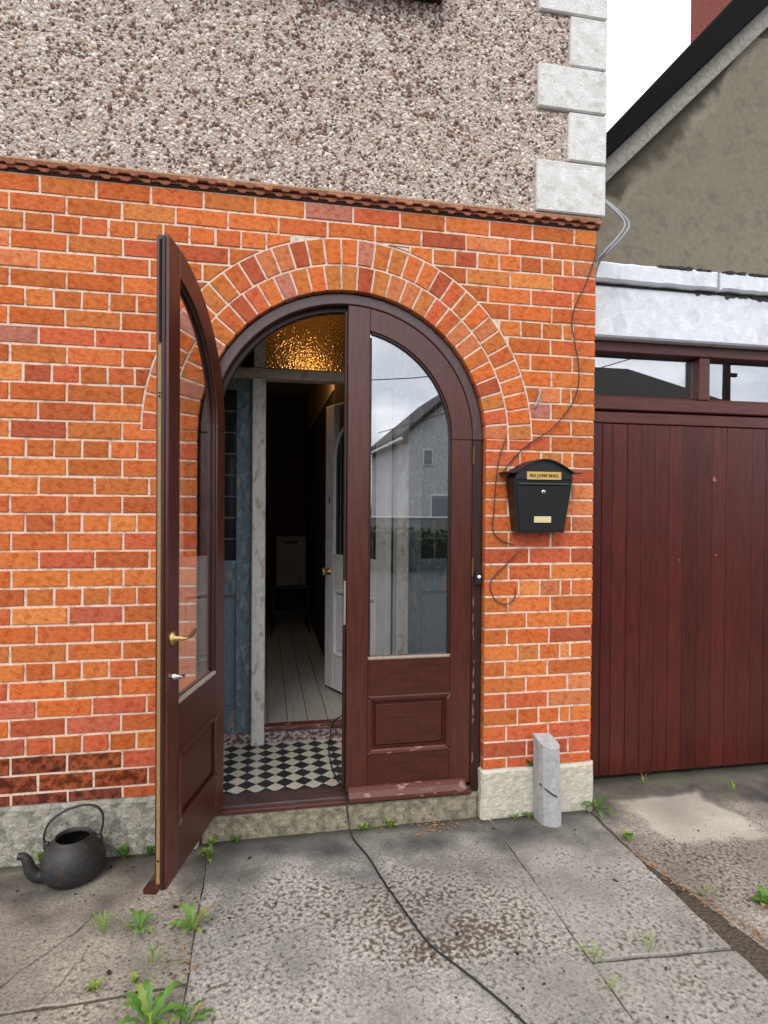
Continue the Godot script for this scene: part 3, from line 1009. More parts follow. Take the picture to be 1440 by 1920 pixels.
func pebble_dash(parent: Node3D, qs: Array) -> void:
	var spots: Array[Transform3D] = []
	var cols: Array[Color] = []
	var pal := [[0.60, 0.52, 0.465], [0.55, 0.46, 0.41], [0.65, 0.575, 0.525], [0.49, 0.405, 0.365], [0.55, 0.445, 0.41], [0.70, 0.64, 0.60]]
	var dark := [[0.16, 0.085, 0.062], [0.12, 0.07, 0.055], [0.19, 0.10, 0.08], [0.09, 0.062, 0.054], [0.24, 0.135, 0.09]]
	var nz := FastNoiseLite.new()
	nz.seed = 5
	nz.frequency = 9.0
	nz.fractal_octaves = 2
	var step := 0.0106
	var y := 2.984
	while y < 4.75:
		var x := -0.55
		while x < 2.56:
			var px := x + rng.randf_range(-0.5, 0.5) * step
			var py := y + rng.randf_range(-0.5, 0.5) * step
			x += step
			var skip := false
			for q in qs:
				if py > q[0] - 0.006 and py < q[1] + 0.004 and px > q[2] - 0.003:
					skip = true
			if skip:
				continue
			var v := nz.get_noise_2d(px, py)
			if nz.get_noise_2d(px * 2.3 + 30.0, py * 2.3) > 0.34 and rng.randf() < 0.7:
				continue
			var p_dark := 0.27 + 0.40 * v + 0.06 * clampf((1.4 - absf(px - 1.3)) / 1.4, 0, 1)
			if py > 3.79 + 0.03 * sin(px * 40) and px > 1.2 and px < 1.88:
				p_dark += 0.35
			var c: Array
			if rng.randf() < p_dark:
				c = dark[rng.randi() % dark.size()]
			elif rng.randf() < 0.10:
				c = [0.46, 0.32, 0.23]
			else:
				c = pal[rng.randi() % pal.size()]
			var f := rng.randf_range(0.82, 1.12)
			cols.append(Color(c[0] * f, c[1] * f, c[2] * f))
			var s := rng.randf_range(0.0042, 0.0074) if rng.randf() < 0.66 else rng.randf_range(0.0070, 0.0112)
			var b := Basis(Vector3(rng.randf() - 0.5, rng.randf() - 0.5, rng.randf() - 0.5).normalized(), rng.randf() * TAU) * Basis.from_scale(Vector3(s * rng.randf_range(0.8, 1.35), s * rng.randf_range(0.7, 1.1), s * rng.randf_range(0.6, 1.0)))
			spots.append(Transform3D(Basis.from_scale(Vector3(1, 1, 0.72)) * b, Vector3(px, py, 0.0095 + rng.randf_range(0.0, 0.002))))
		y += step
	var st := mb()
	box(st, Vector3(-1, -0.85, -0.9), Vector3(1, 0.85, 0.9), 0.55)
	var mm := MultiMesh.new()
	mm.transform_format = MultiMesh.TRANSFORM_3D
	mm.use_colors = true
	mm.mesh = done(st)
	mm.instance_count = spots.size()
	for i in spots.size():
		mm.set_instance_transform(i, spots[i])
		mm.set_instance_color(i, cols[i])
	var o := MultiMeshInstance3D.new()
	o.multimesh = mm
	o.material_override = M.pebble
	o.name = "pebble_dash"
	parent.add_child(o)
	tag(o, "", "", "", "stuff")
	print("pebbles ", spots.size())


# ------------------------------------------------------------------ outer doorway
func build_door_frame() -> void:
	var f := thing("arched_door_frame", "dark maroon timber frame lining the brick arch around the double doors", "door frame")
	var c := Vector2(CX, SPRING)
	put_mesh("arched_head", prism_mesh(ring(c, 0.623, 0.672, 0.0, PI, 48), -0.135, -0.032, 0.004), M.sheen_frame_wood, f)
	for s in [-1, 1]:
		put_mesh("jamb", prism_mesh(rect(CX + s * 0.672, 0.122, CX + s * 0.623, SPRING), -0.135, -0.032, 0.004), M.sheen_frame_wood if s < 0 else M.maroon_dark, f)
	# planted stop that the leaves close against
	put_mesh("door_stop", prism_mesh(ring(c, 0.600, 0.622, 0.0, PI, 48), -0.128, -0.084, 0.002), M.maroon_dark, f)
	var cill := mb()
	var prof := PackedVector2Array([Vector2(0.148, 0.120), Vector2(0.012, 0.120), Vector2(0.012, 0.136), Vector2(0.034, 0.140), Vector2(0.040, 0.146), Vector2(0.125, 0.151), Vector2(0.148, 0.150)])
	for i in prof.size():
		var a := prof[i]
		var b := prof[(i + 1) % prof.size()]
		quad(cill, Vector3(0.822, a.y, -a.x), Vector3(2.068, a.y, -a.x), Vector3(2.068, b.y, -b.x), Vector3(0.822, b.y, -b.x))
	put_mesh("threshold", done(cill), M.cill, f)
	put_mesh("threshold_lip", box_mesh(Vector3(0.823, 0.119, -0.04), Vector3(2.067, 0.137, -0.006), 0.004), mat(c255(104, 48, 42), 0.6, T.wood, Vector3(1, 6, 4), T.fine_h, 0.15), f)
	# two pairs of butt hinges on the right jamb, worn brass
	for y in [1.785, 1.235]:
		put_mesh("hinge", tube_mesh(PackedVector3Array([Vector3(2.0695, y - 0.045, -0.027), Vector3(2.0695, y + 0.045, -0.027)]), 0.0065, 10), M.old_brass, f)
	# chipped paint down the right jamb
	for k in 16:
		var y := 0.25 + 1.05 * pow(rng.randf(), 1.4)
		var h := rng.randf_range(0.015, 0.07)
		var x := 2.073 + rng.randf_range(0.0, 0.012)
		put_mesh("paint_chip", prism_mesh(PackedVector2Array([Vector2(x, y), Vector2(x + rng.randf_range(0.003, 0.008), y + h * 0.3), Vector2(x + rng.randf_range(0.002, 0.006), y + h), Vector2(x - 0.002, y + h * 0.6)]), -0.033, -0.0314), M.chip, f)
	# door bell
	var bell := thing("bell_push", "small black bell push with white button on the right door jamb", "doorbell", Vector3(2.096, 1.178, -0.032))
	put_mesh("case", box_mesh(Vector3(-0.018, -0.035, 0), Vector3(0.018, 0.035, 0.02), 0.007), M.black_plastic, bell)
	var st := mb()
	lathe(st, [Vector2(0.009, 0), Vector2(0.009, 0.004), Vector2(0.006, 0.006), Vector2(0, 0.006)], 14)
	var bt := put_mesh("button", done(st), M.white_plastic, bell, Vector3(0.002, 0.010, 0.0195))
	bt.rotation.x = PI / 2


func mirrored(p: PackedVector2Array, s: int) -> PackedVector2Array:
	var q := PackedVector2Array()
	for v in p:
		q.append(Vector2(v.x * s, v.y))
	return q


func make_leaf(root: Node3D, s: int) -> void:
	var W := 0.62
	var SP := 1.695
	var th := 0.045
	var c := Vector2(W, SP)
	var ro := 0.62
	var ri := 0.515
	var st := 0.105
	put_mesh("hinge_stile", prism_mesh(mirrored(rect(0, 0, st, SP), s), -th, 0, 0.003), M.maroon, root)
	var ao := acos(-st / ro)
	var ai := acos(-st / ri)
	var head := arc(c, ro, PI, ao, 26)
	head.append_array(arc(c, ri, ai, PI, 26))
	put_mesh("arched_rail", prism_mesh(mirrored(head, s), -th, 0, 0.003), M.maroon, root)
	var ms := PackedVector2Array([Vector2(W - st, 0), Vector2(W, 0)])
	ms.append_array(arc(c, ro, PI / 2, ao, 5))
	put_mesh("meeting_stile", prism_mesh(mirrored(ms, s), -th, 0, 0.003), M.maroon, root)
	put_mesh("middle_rail", prism_mesh(mirrored(rect(st, 0.45, W - st, 0.63), s), -th + 0.001, -0.001, 0.003), M.maroon_flat, root)
	put_mesh("bottom_rail", prism_mesh(mirrored(rect(st, 0, W - st, 0.177), s), -th + 0.001, -0.001, 0.003), M.maroon_flat, root)
	# raised and fielded panel, the same on both faces
	var pan := mb()
	prism(pan, mirrored(rect(st, 0.177, W - st, 0.45), s), -0.030, -0.015)
	prism(pan, mirrored(rect(st + 0.032, 0.209, W - st - 0.032, 0.418), s), -0.040, -0.005, 0.010)
	put_mesh("panel", done(pan), M.maroon_flat, root)
	var x0 := st
	var x1 := W - st
	var mo := 0.020
	for z in [[-0.016, 0.006], [-th - 0.006, -th + 0.016]]:
		put_mesh("panel_moulding", prism_mesh(mirrored(PackedVector2Array([Vector2(x0 - 0.004, 0.173), Vector2(x1 + 0.004, 0.173), Vector2(x1 - mo, 0.177 + mo), Vector2(x0 + mo, 0.177 + mo)]), s), z[0], z[1], 0.005), M.worn if s < 0 else M.maroon_flat, root)
		put_mesh("panel_moulding", prism_mesh(mirrored(PackedVector2Array([Vector2(x0 - 0.004, 0.454), Vector2(x1 + 0.004, 0.454), Vector2(x1 - mo, 0.45 - mo), Vector2(x0 + mo, 0.45 - mo)]), s), z[0], z[1], 0.005), M.maroon_flat, root)
		put_mesh("panel_moulding", prism_mesh(mirrored(PackedVector2Array([Vector2(x0 - 0.004, 0.177), Vector2(x0 + mo, 0.177 + mo), Vector2(x0 + mo, 0.45 - mo), Vector2(x0 - 0.004, 0.45)]), s), z[0], z[1], 0.005), M.maroon, root)
		put_mesh("panel_moulding", prism_mesh(mirrored(PackedVector2Array([Vector2(x1 + 0.004, 0.177), Vector2(x1 - mo, 0.177 + mo), Vector2(x1 - mo, 0.45 - mo), Vector2(x1 + 0.004, 0.45)]), s), z[0], z[1], 0.005), M.maroon, root)
	# glass and its beads
	var gp := PackedVector2Array([Vector2(st - 0.004, 0.626), Vector2(W - st + 0.004, 0.626)])
	gp.append(Vector2(W - st + 0.004, SP + sqrt(pow(ri + 0.004, 2) - pow(st - 0.004, 2))))
	gp.append_array(arc(c, ri + 0.004, ai, PI, 30))
	put_mesh("pane", prism_mesh(mirrored(gp, s), -0.0245, -0.0205), M.glass, root)
	var bd := 0.011
	var ring_in := arc(c, ri + 0.001, PI, ai, 26)
	ring_in.append_array(arc(c, ri - bd, acos(-(st + bd) / (ri - bd)), PI, 26))
	for z in [[-0.019, -0.008], [-th + 0.008, -0.026]]:
		put_mesh("glazing_bead", prism_mesh(mirrored(ring_in, s), z[0], z[1], 0.003), M.bead, root)
		put_mesh("glazing_bead", prism_mesh(mirrored(rect(st - 0.001, 0.642, st + bd, SP), s), z[0], z[1], 0.003), M.bead, root)
		put_mesh("glazing_bead", prism_mesh(mirrored(rect(W - st - bd, 0.642, W - st + 0.001, 2.17), s), z[0], z[1], 0.003), M.bead, root)
	for z in [[-0.019, 0.001], [-th - 0.001, -0.026]]:
		put_mesh("glazing_bead", prism_mesh(mirrored(rect(st, 0.626, W - st, 0.642), s), z[0], z[1], 0.005), M.bead_pale if (s < 0) == (z[1] > -0.01) else M.maroon_flat, root)
	# weather bar on the outer face
	var wb := mb()
	var pr := PackedVector2Array([Vector2(-0.001, -0.028), Vector2(0.046, -0.028), Vector2(0.048, -0.010), Vector2(0.030, 0.012), Vector2(0.010, 0.024), Vector2(-0.001, 0.026)])
	for i in pr.size():
		var a := pr[i]
		var b := pr[(i + 1) % pr.size()]
		var xa := 0.03 * s
		var xb := (W - 0.012) * s
		if s > 0:
			quad(wb, Vector3(xb, a.y, a.x), Vector3(xa, a.y, a.x), Vector3(xa, b.y, b.x), Vector3(xb, b.y, b.x))
		else:
			quad(wb, Vector3(xa, a.y, a.x), Vector3(xb, a.y, a.x), Vector3(xb, b.y, b.x), Vector3(xa, b.y, b.x))
		tri(wb, Vector3(xa, 0, 0.015), Vector3(xa, a.y, a.x), Vector3(xa, b.y, b.x))
		tri(wb, Vector3(xb, 0, 0.015), Vector3(xb, b.y, b.x), Vector3(xb, a.y, a.x))
	put_mesh("weather_bar", done(wb), M.worn if s < 0 else M.maroon_flat, root)


func build_leaves() -> void:
	var right := thing("door", "closed right-hand maroon door leaf with arched glass and worn weather bar", "door", Vector3(2.066, 0.165, -0.034), "pair of arched glazed doors")
	make_leaf(right, -1)
	# pale strip let into the meeting edge, and a cover strip
	put_mesh("cover_strip", box_mesh(Vector3(-0.634, 0.02, -0.040), Vector3(-0.621, 2.29, -0.012), 0.003), M.maroon_dark, right)
	put_mesh("keep_plate", box_mesh(Vector3(-0.633, 0.80, -0.0118), Vector3(-0.622, 1.01, -0.0095), 0.0008), M.bead_pale, right)
	var left := thing("door", "left-hand maroon door leaf swung wide open, brass lever handle on its inner face", "door", Vector3(0.8415, 0.165, -0.0265), "pair of arched glazed doors")
	left.rotation.y = deg_to_rad(-104.7)
	make_leaf(left, 1)
	# free edge: strip of bare wood and draught brush
	put_mesh("edge_strip", box_mesh(Vector3(0.6195, 0.02, -0.021), Vector3(0.6235, 1.93, -0.008), 0.001), M.edge_strip, left)
	put_mesh("draught_brush", box_mesh(Vector3(0.6195, 1.94, -0.021), Vector3(0.6245, 2.30, -0.012), 0.001), M.brush, left)
	put_mesh("edge_lipping", box_mesh(Vector3(0.6195, 0.0, -0.034), Vector3(0.6275, 2.31, -0.023), 0.002), M.maroon_dark, left)
	for y in [1.745, 1.757, 0.10]:
		put_mesh("bolt_hole", box_mesh(Vector3(0.6232, y, -0.018), Vector3(0.6242, y + 0.007, -0.011), 0.0003), M.brush, left)
	# lever handle on the inner face
	var h := group_part("lever_handle", left, Vector3(0.575, 0.886, -0.045))
	var st := mb()
	lathe(st, [Vector2(0.027, 0), Vector2(0.027, 0.004), Vector2(0.022, 0.009), Vector2(0.010, 0.011), Vector2(0.009, 0.040), Vector2(0, 0.041)], 20)
	var rose := put_mesh("rose", done(st), M.brass, h)
	rose.rotation.x = -PI / 2
	put_mesh("lever", tube_mesh(smooth_path([Vector3(0.004, 0, -0.032), Vector3(-0.006, 0, -0.046), Vector3(-0.035, 0.001, -0.050), Vector3(-0.070, 0.004, -0.048), Vector3(-0.105, 0.010, -0.042)], 5), 0.0080, 10, 0.8), M.brass, h)
	var k := group_part("key_cylinder", left, Vector3(0.575, 0.748, -0.045))
	st = mb()
	lathe(st, [Vector2(0.012, 0), Vector2(0.012, 0.012), Vector2(0.009, 0.014), Vector2(0.006, 0.030), Vector2(0, 0.031)], 14)
	var cy := put_mesh("barrel", done(st), M.steel, k)
	cy.rotation.x = -PI / 2
	put_mesh("thumb_turn", box_mesh(Vector3(-0.016, -0.006, -0.042), Vector3(0.016, 0.006, -0.028), 0.003), M.steel, k)


# ------------------------------------------------------------------ porch and hall
# a sheet of glass whose front face is hammered into small dimples
func hammered(lo: Vector3, hi: Vector3) -> ArrayMesh:
	var st := mb()
	var nx := 230
	var ny := 130
	var n := FastNoiseLite.new()
	n.seed = 3
	n.noise_type = FastNoiseLite.TYPE_SIMPLEX_SMOOTH
	n.frequency = 84.0
	n.fractal_octaves = 2
	var g := []
	for j in ny + 1:
		var row := PackedVector3Array()
		for i in nx + 1:
			var x := lerpf(lo.x, hi.x, i / float(nx))
			var y := lerpf(lo.y, hi.y, j / float(ny))
			row.append(Vector3(x, y, hi.z + n.get_noise_2d(x, y) * 0.0052))
		g.append(row)
	st.set_smooth_group(1)
	for j in ny:
		for i in nx:
			quad(st, g[j][i], g[j][i + 1], g[j + 1][i + 1], g[j + 1][i])
	st.set_smooth_group(-1)
	var a := Vector3(lo.x, lo.y, lo.z)
	var b := Vector3(hi.x, lo.y, lo.z)
	var c := Vector3(hi.x, hi.y, lo.z)
	var d := Vector3(lo.x, hi.y, lo.z)
	quad(st, b, a, d, c)
	for i in nx:
		var u0 := lerpf(lo.x, hi.x, i / float(nx))
		var u1 := lerpf(lo.x, hi.x, (i + 1) / float(nx))
		quad(st, Vector3(u0, lo.y, lo.z), Vector3(u1, lo.y, lo.z), g[0][i + 1], g[0][i])
		quad(st, Vector3(u1, hi.y, lo.z), Vector3(u0, hi.y, lo.z), g[ny][i], g[ny][i + 1])
	for j in ny:
		var v0 := lerpf(lo.y, hi.y, j / float(ny))
		var v1 := lerpf(lo.y, hi.y, (j + 1) / float(ny))
		quad(st, Vector3(lo.x, v1, lo.z), Vector3(lo.x, v0, lo.z), g[j][0], g[j + 1][0])
		quad(st, Vector3(hi.x, v0, lo.z), Vector3(hi.x, v1, lo.z), g[j + 1][nx], g[j][nx])
	return done(st)


func build_porch() -> void:
	var fl := structure("porch_floor", "black and white diamond tiled porch floor behind the doors", box_mesh(Vector3(0.60, -0.05, -0.83), Vector3(2.44, TILE_FLOOR - 0.008, -0.150)), M.grout)
	var d := 0.0945
	var bounds := rect(0.775, 0.150, 2.115, 0.80)
	for i in range(-4, 16):
		for j in range(-1, 9):
			for w in 2:
				var c := Vector2(0.98 + (i + 0.5 * w) * d, 0.163 + (j + 0.5 * w) * d)
				var h := d / 2 - 0.0018
				var p := PackedVector2Array([c + Vector2(h, 0), c + Vector2(0, h), c - Vector2(h, 0), c - Vector2(0, h)])
				var pieces := Geometry2D.intersect_polygons(p, bounds)
				for piece in pieces:
					if absf(area(piece)) < 0.0006:
						continue
					var q := PackedVector2Array()
					for v in piece: q.append(Vector2(v.x, -v.y))
					var o := put_mesh("floor_tile", flat_piece(q, TILE_FLOOR - 0.008, TILE_FLOOR, 0.0008), M.tile_black if w == 0 else M.tile_white, fl)
					o.position.y = rng.randf_range(-0.0006, 0.0006)
	var hf := structure("hall_floor", "grey boarded hall floor beyond the inner doorway", box_mesh(Vector3(0.70, 0.0, -4.9), Vector3(2.2, HALL - 0.02, -0.86)), M.grout)
	for k in 12:
		put_mesh("floor_board", box_mesh(Vector3(0.72 + k * 0.122, HALL - 0.02, -4.9), Vector3(0.72 + k * 0.122 + 0.119, HALL + rng.randf_range(-0.001, 0.001), -0.845), 0.002), M.hall_floor, hf)
	var wl := structure("hall_wall", "dark walls and ceiling of the porch and hall")
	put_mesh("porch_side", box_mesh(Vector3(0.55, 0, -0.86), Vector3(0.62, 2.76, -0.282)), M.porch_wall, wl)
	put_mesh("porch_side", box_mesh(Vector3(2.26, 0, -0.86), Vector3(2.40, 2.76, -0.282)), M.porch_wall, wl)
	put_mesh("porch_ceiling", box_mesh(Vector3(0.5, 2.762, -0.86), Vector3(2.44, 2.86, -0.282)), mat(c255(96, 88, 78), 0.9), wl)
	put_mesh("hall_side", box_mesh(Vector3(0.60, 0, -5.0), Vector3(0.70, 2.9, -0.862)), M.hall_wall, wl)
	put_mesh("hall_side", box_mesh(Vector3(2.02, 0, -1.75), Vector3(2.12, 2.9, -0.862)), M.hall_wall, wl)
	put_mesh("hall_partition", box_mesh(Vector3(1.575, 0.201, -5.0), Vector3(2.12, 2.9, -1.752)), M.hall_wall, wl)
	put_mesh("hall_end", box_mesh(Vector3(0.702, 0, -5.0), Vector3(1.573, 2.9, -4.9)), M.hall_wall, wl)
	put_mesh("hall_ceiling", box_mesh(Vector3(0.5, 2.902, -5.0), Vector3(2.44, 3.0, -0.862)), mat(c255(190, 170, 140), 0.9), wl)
	put_mesh("bounce_strip", box_mesh(Vector3(0.702, 2.40, -4.6), Vector3(0.712, 2.90, -0.864)), mat(c255(190, 170, 140), 0.9), wl)  # pale strips added to bounce the lamp light into the amber pane
	put_mesh("bounce_strip", box_mesh(Vector3(1.565, 2.40, -4.6), Vector3(1.574, 2.90, -1.76)), mat(c255(190, 170, 140), 0.9), wl)
	for z in [-3.0, -4.2]:
		put_mesh("door_lining", box_mesh(Vector3(0.702, HALL, z - 0.9), Vector3(0.725, 2.25, z), 0.003), mat(c255(40, 30, 26), 0.6), wl)
	# inner screen: posts, transom, side lights, amber fanlight
	var s := thing("porch_screen", "peeling white post and blue side lights of the inner doorway under an amber fanlight", "door screen")
	for x in [[0.990, 1.067], [1.843, 1.918]]:
		put_mesh("post", box_mesh(Vector3(x[0], TILE_FLOOR, -0.86), Vector3(x[1], 2.262, -0.742), 0.006), M.peel_white, s)
		put_mesh("mullion", box_mesh(Vector3(x[0] + 0.008, 2.322, -0.85), Vector3(x[1] - 0.008, 2.76, -0.758), 0.006), M.peel_white, s)
	put_mesh("transom", box_mesh(Vector3(0.62, 2.262, -0.858), Vector3(2.26, 2.322, -0.748), 0.008), M.peel_white_flat, s)
	put_mesh("amber_pane", hammered(Vector3(1.060, 2.316, -0.803), Vector3(1.850, 2.762, -0.797)), M.amber, s)
	for x in [[0.62, 0.998], [1.910, 2.26]]:
		put_mesh("dark_pane", box_mesh(Vector3(x[0], 2.316, -0.803), Vector3(x[1], 2.765, -0.799)), M.dark_glass, s)
	put_mesh("riser", prism_mesh(rough_edges(rect(0.62, TILE_FLOOR - 0.02, 2.26, HALL - 0.018), 0.09, 0.003), -0.862, -0.79, 0.006, false), M.riser, s)
	put_mesh("inner_threshold", box_mesh(Vector3(1.067, HALL - 0.018, -0.862), Vector3(1.843, HALL + 0.012, -0.785), 0.006), M.worn, s)
	for q in [-1, 1]:
		var g := group_part("side_light", s)
		var a := 1.454  # mirror line of the screen
		var bx := func(x0: float, y0: float, x1: float, y1: float, z0: float, z1: float, m: Material, called: String) -> void:
			var lo := minf(a + q * x0, a + q * x1)
			var hi := maxf(a + q * x0, a + q * x1)
			put_mesh(called, box_mesh(Vector3(lo, y0, z0), Vector3(hi, y1, z1), 0.004), m, g)
		bx.call(0.466, HALL - 0.02, 0.555, 2.262, -0.85, -0.80, M.peel_blue, "stile")
		bx.call(0.76, HALL - 0.02, 0.83, 2.262, -0.85, -0.80, M.peel_blue, "stile")
		bx.call(0.555, HALL - 0.02, 0.76, 0.335, -0.85, -0.802, M.peel_blue, "bottom_rail")
		bx.call(0.555, 1.005, 0.76, 1.208, -0.85, -0.802, M.peel_blue, "lock_rail")
		bx.call(0.555, 2.20, 0.76, 2.262, -0.85, -0.802, M.peel_blue, "top_rail")
		bx.call(0.548, 0.33, 0.765, 1.01, -0.842, -0.822, M.blue_panel, "panel")
		bx.call(0.575, 0.36, 0.740, 0.98, -0.836, -0.812, M.blue_panel, "panel_field")
		bx.call(0.550, 1.20, 0.765, 2.21, -0.830, -0.826, M.dark_glass, "pane")
		for k in 8:
			var y := 1.208 + 0.124 * (k + 1)
			if y < 2.19:
				bx.call(0.555, y - 0.004, 0.76, y + 0.004, -0.832, -0.822, M.lead, "lead_came")
		bx.call(0.642, 1.208, 0.650, 2.20, -0.833, -0.8215, M.lead, "lead_came")
	# the white inner door, standing open into the hall
	var dr := thing("inner_door", "white panelled inner door with leaded glass and brass knob, open into the hall", "door", Vector3(1.835, 0.245, -0.865))
	dr.rotation.y = atan2(0.914, -0.406)
	var W := 0.755
	var H := 1.99
	var c := Vector2(W / 2, 1.60)
	put_mesh("stile", box_mesh(Vector3(0, 0, -0.042), Vector3(0.115, H, 0), 0.003), M.white_door, dr)
	put_mesh("stile", box_mesh(Vector3(W - 0.115, 0, -0.042), Vector3(W, H, 0), 0.003), M.white_door, dr)
	put_mesh("bottom_rail", box_mesh(Vector3(0.115, 0, -0.041), Vector3(W - 0.115, 0.24, -0.001), 0.003), M.white_door, dr)
	put_mesh("lock_rail", box_mesh(Vector3(0.115, 0.70, -0.041), Vector3(W - 0.115, 0.945, -0.001), 0.003), M.white_door, dr)
	var top := PackedVector2Array([Vector2(0.115, H), Vector2(0.115, 1.60)])
	top.append_array(arc(c, W / 2 - 0.115, PI, 0, 20))
	top.append(Vector2(W - 0.115, H))
	put_mesh("arched_top_rail", prism_mesh(top, -0.041, -0.001, 0.002), M.white_door, dr)
	var pn := mb()
	prism(pn, rect(0.115, 0.24, W - 0.115, 0.70), -0.027, -0.015)
	prism(pn, rect(0.155, 0.28, W - 0.155, 0.66), -0.036, -0.006, 0.008)
	put_mesh("panel", done(pn), M.white_door, dr)
	for z in [[-0.046, -0.026], [-0.016, 0.004]]:
		var x0 := 0.112
		var x1 := W - 0.112
		put_mesh("panel_moulding", prism_mesh(PackedVector2Array([Vector2(x0, 0.237), Vector2(x1, 0.237), Vector2(x1 - 0.022, 0.259), Vector2(x0 + 0.022, 0.259)]), z[0], z[1], 0.005), M.white_door, dr)
		put_mesh("panel_moulding", prism_mesh(PackedVector2Array([Vector2(x0, 0.703), Vector2(x1, 0.703), Vector2(x1 - 0.022, 0.681), Vector2(x0 + 0.022, 0.681)]), z[0], z[1], 0.005), M.white_door, dr)
		put_mesh("panel_moulding", prism_mesh(PackedVector2Array([Vector2(x0, 0.237), Vector2(x0 + 0.022, 0.259), Vector2(x0 + 0.022, 0.681), Vector2(x0, 0.703)]), z[0], z[1], 0.005), M.white_door, dr)
		put_mesh("panel_moulding", prism_mesh(PackedVector2Array([Vector2(x1, 0.237), Vector2(x1 - 0.022, 0.259), Vector2(x1 - 0.022, 0.681), Vector2(x1, 0.703)]), z[0], z[1], 0.005), M.white_door, dr)
	var gp := PackedVector2Array([Vector2(0.112, 0.942), Vector2(W - 0.112, 0.942), Vector2(W - 0.112, 1.60)])
	gp.append_array(arc(c, W / 2 - 0.112, 0, PI, 20))
	put_mesh("pane", prism_mesh(gp, -0.0225, -0.0195), M.dark_glass, dr)
	for sgn in [-1, 1]:
		put_mesh("lead_came", tube_mesh(smooth_path([Vector3(W / 2, 0.945, -0.021), Vector3(W / 2 + sgn * 0.10, 1.15, -0.021), Vector3(W / 2 + sgn * 0.04, 1.4, -0.021), Vector3(W / 2 + sgn * 0.14, 1.6, -0.021), Vector3(W / 2, 1.85, -0.021)], 6), 0.005, 6), M.lead, dr)
		put_mesh("lead_came", tube_mesh(PackedVector3Array([Vector3(W / 2 + sgn * 0.20, 0.945, -0.021), Vector3(W / 2 + sgn * 0.20, 1.77, -0.021)]), 0.0045, 6), M.lead, dr)
	var kn := mb()
	lathe(kn, [Vector2(0.026, 0), Vector2(0.026, 0.005), Vector2(0.011, 0.010), Vector2(0.010, 0.030), Vector2(0.024, 0.040), Vector2(0.030, 0.052), Vector2(0.024, 0.064), Vector2(0, 0.068)], 18)
	var ko := put_mesh("knob", done(kn), M.brass, dr, Vector3(W - 0.058, 0.82, -0.042))
	ko.rotation.x = -PI / 2
	put_mesh("keyhole", box_mesh(Vector3(W - 0.064, 1.30, -0.0435), Vector3(W - 0.050, 1.345, -0.0415), 0.0008), M.brush, dr)
	# a pale box on a dark chair deep in the hall
	var ch := thing("chair", "dark wooden chair standing deep in the unlit hall", "chair", Vector3(1.33, HALL + 0.001, -3.65))
	var dk := mat(c255(30, 24, 21), 0.6)
	for x in [-0.17, 0.17]:
		for z in [-0.17, 0.17]:
			put_mesh("leg", tube_mesh(PackedVector3Array([Vector3(x * 1.12, 0, z * 1.12), Vector3(x, 0.45, z)]), [0.014, 0.02], 8), dk, ch)
	put_mesh("seat", box_mesh(Vector3(-0.2, 0.45, -0.2), Vector3(0.2, 0.485, 0.2), 0.008), dk, ch)
	put_mesh("stretcher", box_mesh(Vector3(-0.17, 0.2, 0.165), Vector3(0.17, 0.225, 0.185), 0.004), dk, ch)
	for x in [-0.17, 0.17]:
		put_mesh("back_post", tube_mesh(PackedVector3Array([Vector3(x, 0.485, -0.18), Vector3(x, 0.95, -0.24)]), 0.016, 8), dk, ch)
	put_mesh("back_rail", box_mesh(Vector3(-0.17, 0.62, -0.22), Vector3(0.17, 0.70, -0.20), 0.006), dk, ch)
	var bxn := thing("box", "pale cardboard box with a dark hand slot on the chair in the hall", "box", Vector3(1.33, HALL + 0.4865, -3.62))
	put_mesh("body", box_mesh(Vector3(-0.15, 0, -0.12), Vector3(0.15, 0.50, 0.14), 0.006), mat(c255(122, 116, 112), 0.8, T.grain, Vector3(2, 2, 2)), bxn)
	put_mesh("hand_slot", box_mesh(Vector3(-0.06, 0.43, 0.138), Vector3(0.06, 0.455, 0.142), 0.001), M.brush, bxn)
	# the lamp that glows through the fanlight
	var lp := thing("pendant_lamp", "bare warm bulb hanging in the hall behind the amber fanlight", "lamp", Vector3(1.375, 2.52, -1.65))
	put_mesh("flex", tube_mesh(PackedVector3Array([Vector3(0, 0.10, 0), Vector3(0, 0.381, 0)]), 0.004, 8), M.black_rubber, lp)
	put_mesh("bulb_holder", tube_mesh(PackedVector3Array([Vector3(0, 0.045, 0), Vector3(0, 0.10, 0)]), 0.018, 12), M.black_plastic, lp)
	put_mesh("lamp_bulb", lathe_mesh([Vector2(0, -0.045), Vector2(0.022, -0.040), Vector2(0.038, -0.018), Vector2(0.040, 0.0), Vector2(0.032, 0.024), Vector2(0.016, 0.044), Vector2(0, 0.046)], 16), M.bulb, lp)
	var l := OmniLight3D.new()
	l.name = "lamp_glow"
	l.light_color = c255(255, 196, 120)
	l.light_energy = 0.07
	l.light_size = 0.03
	l.omni_range = 6.0
	l.omni_attenuation = 2.0
	l.shadow_enabled = true
	lp.add_child(l)


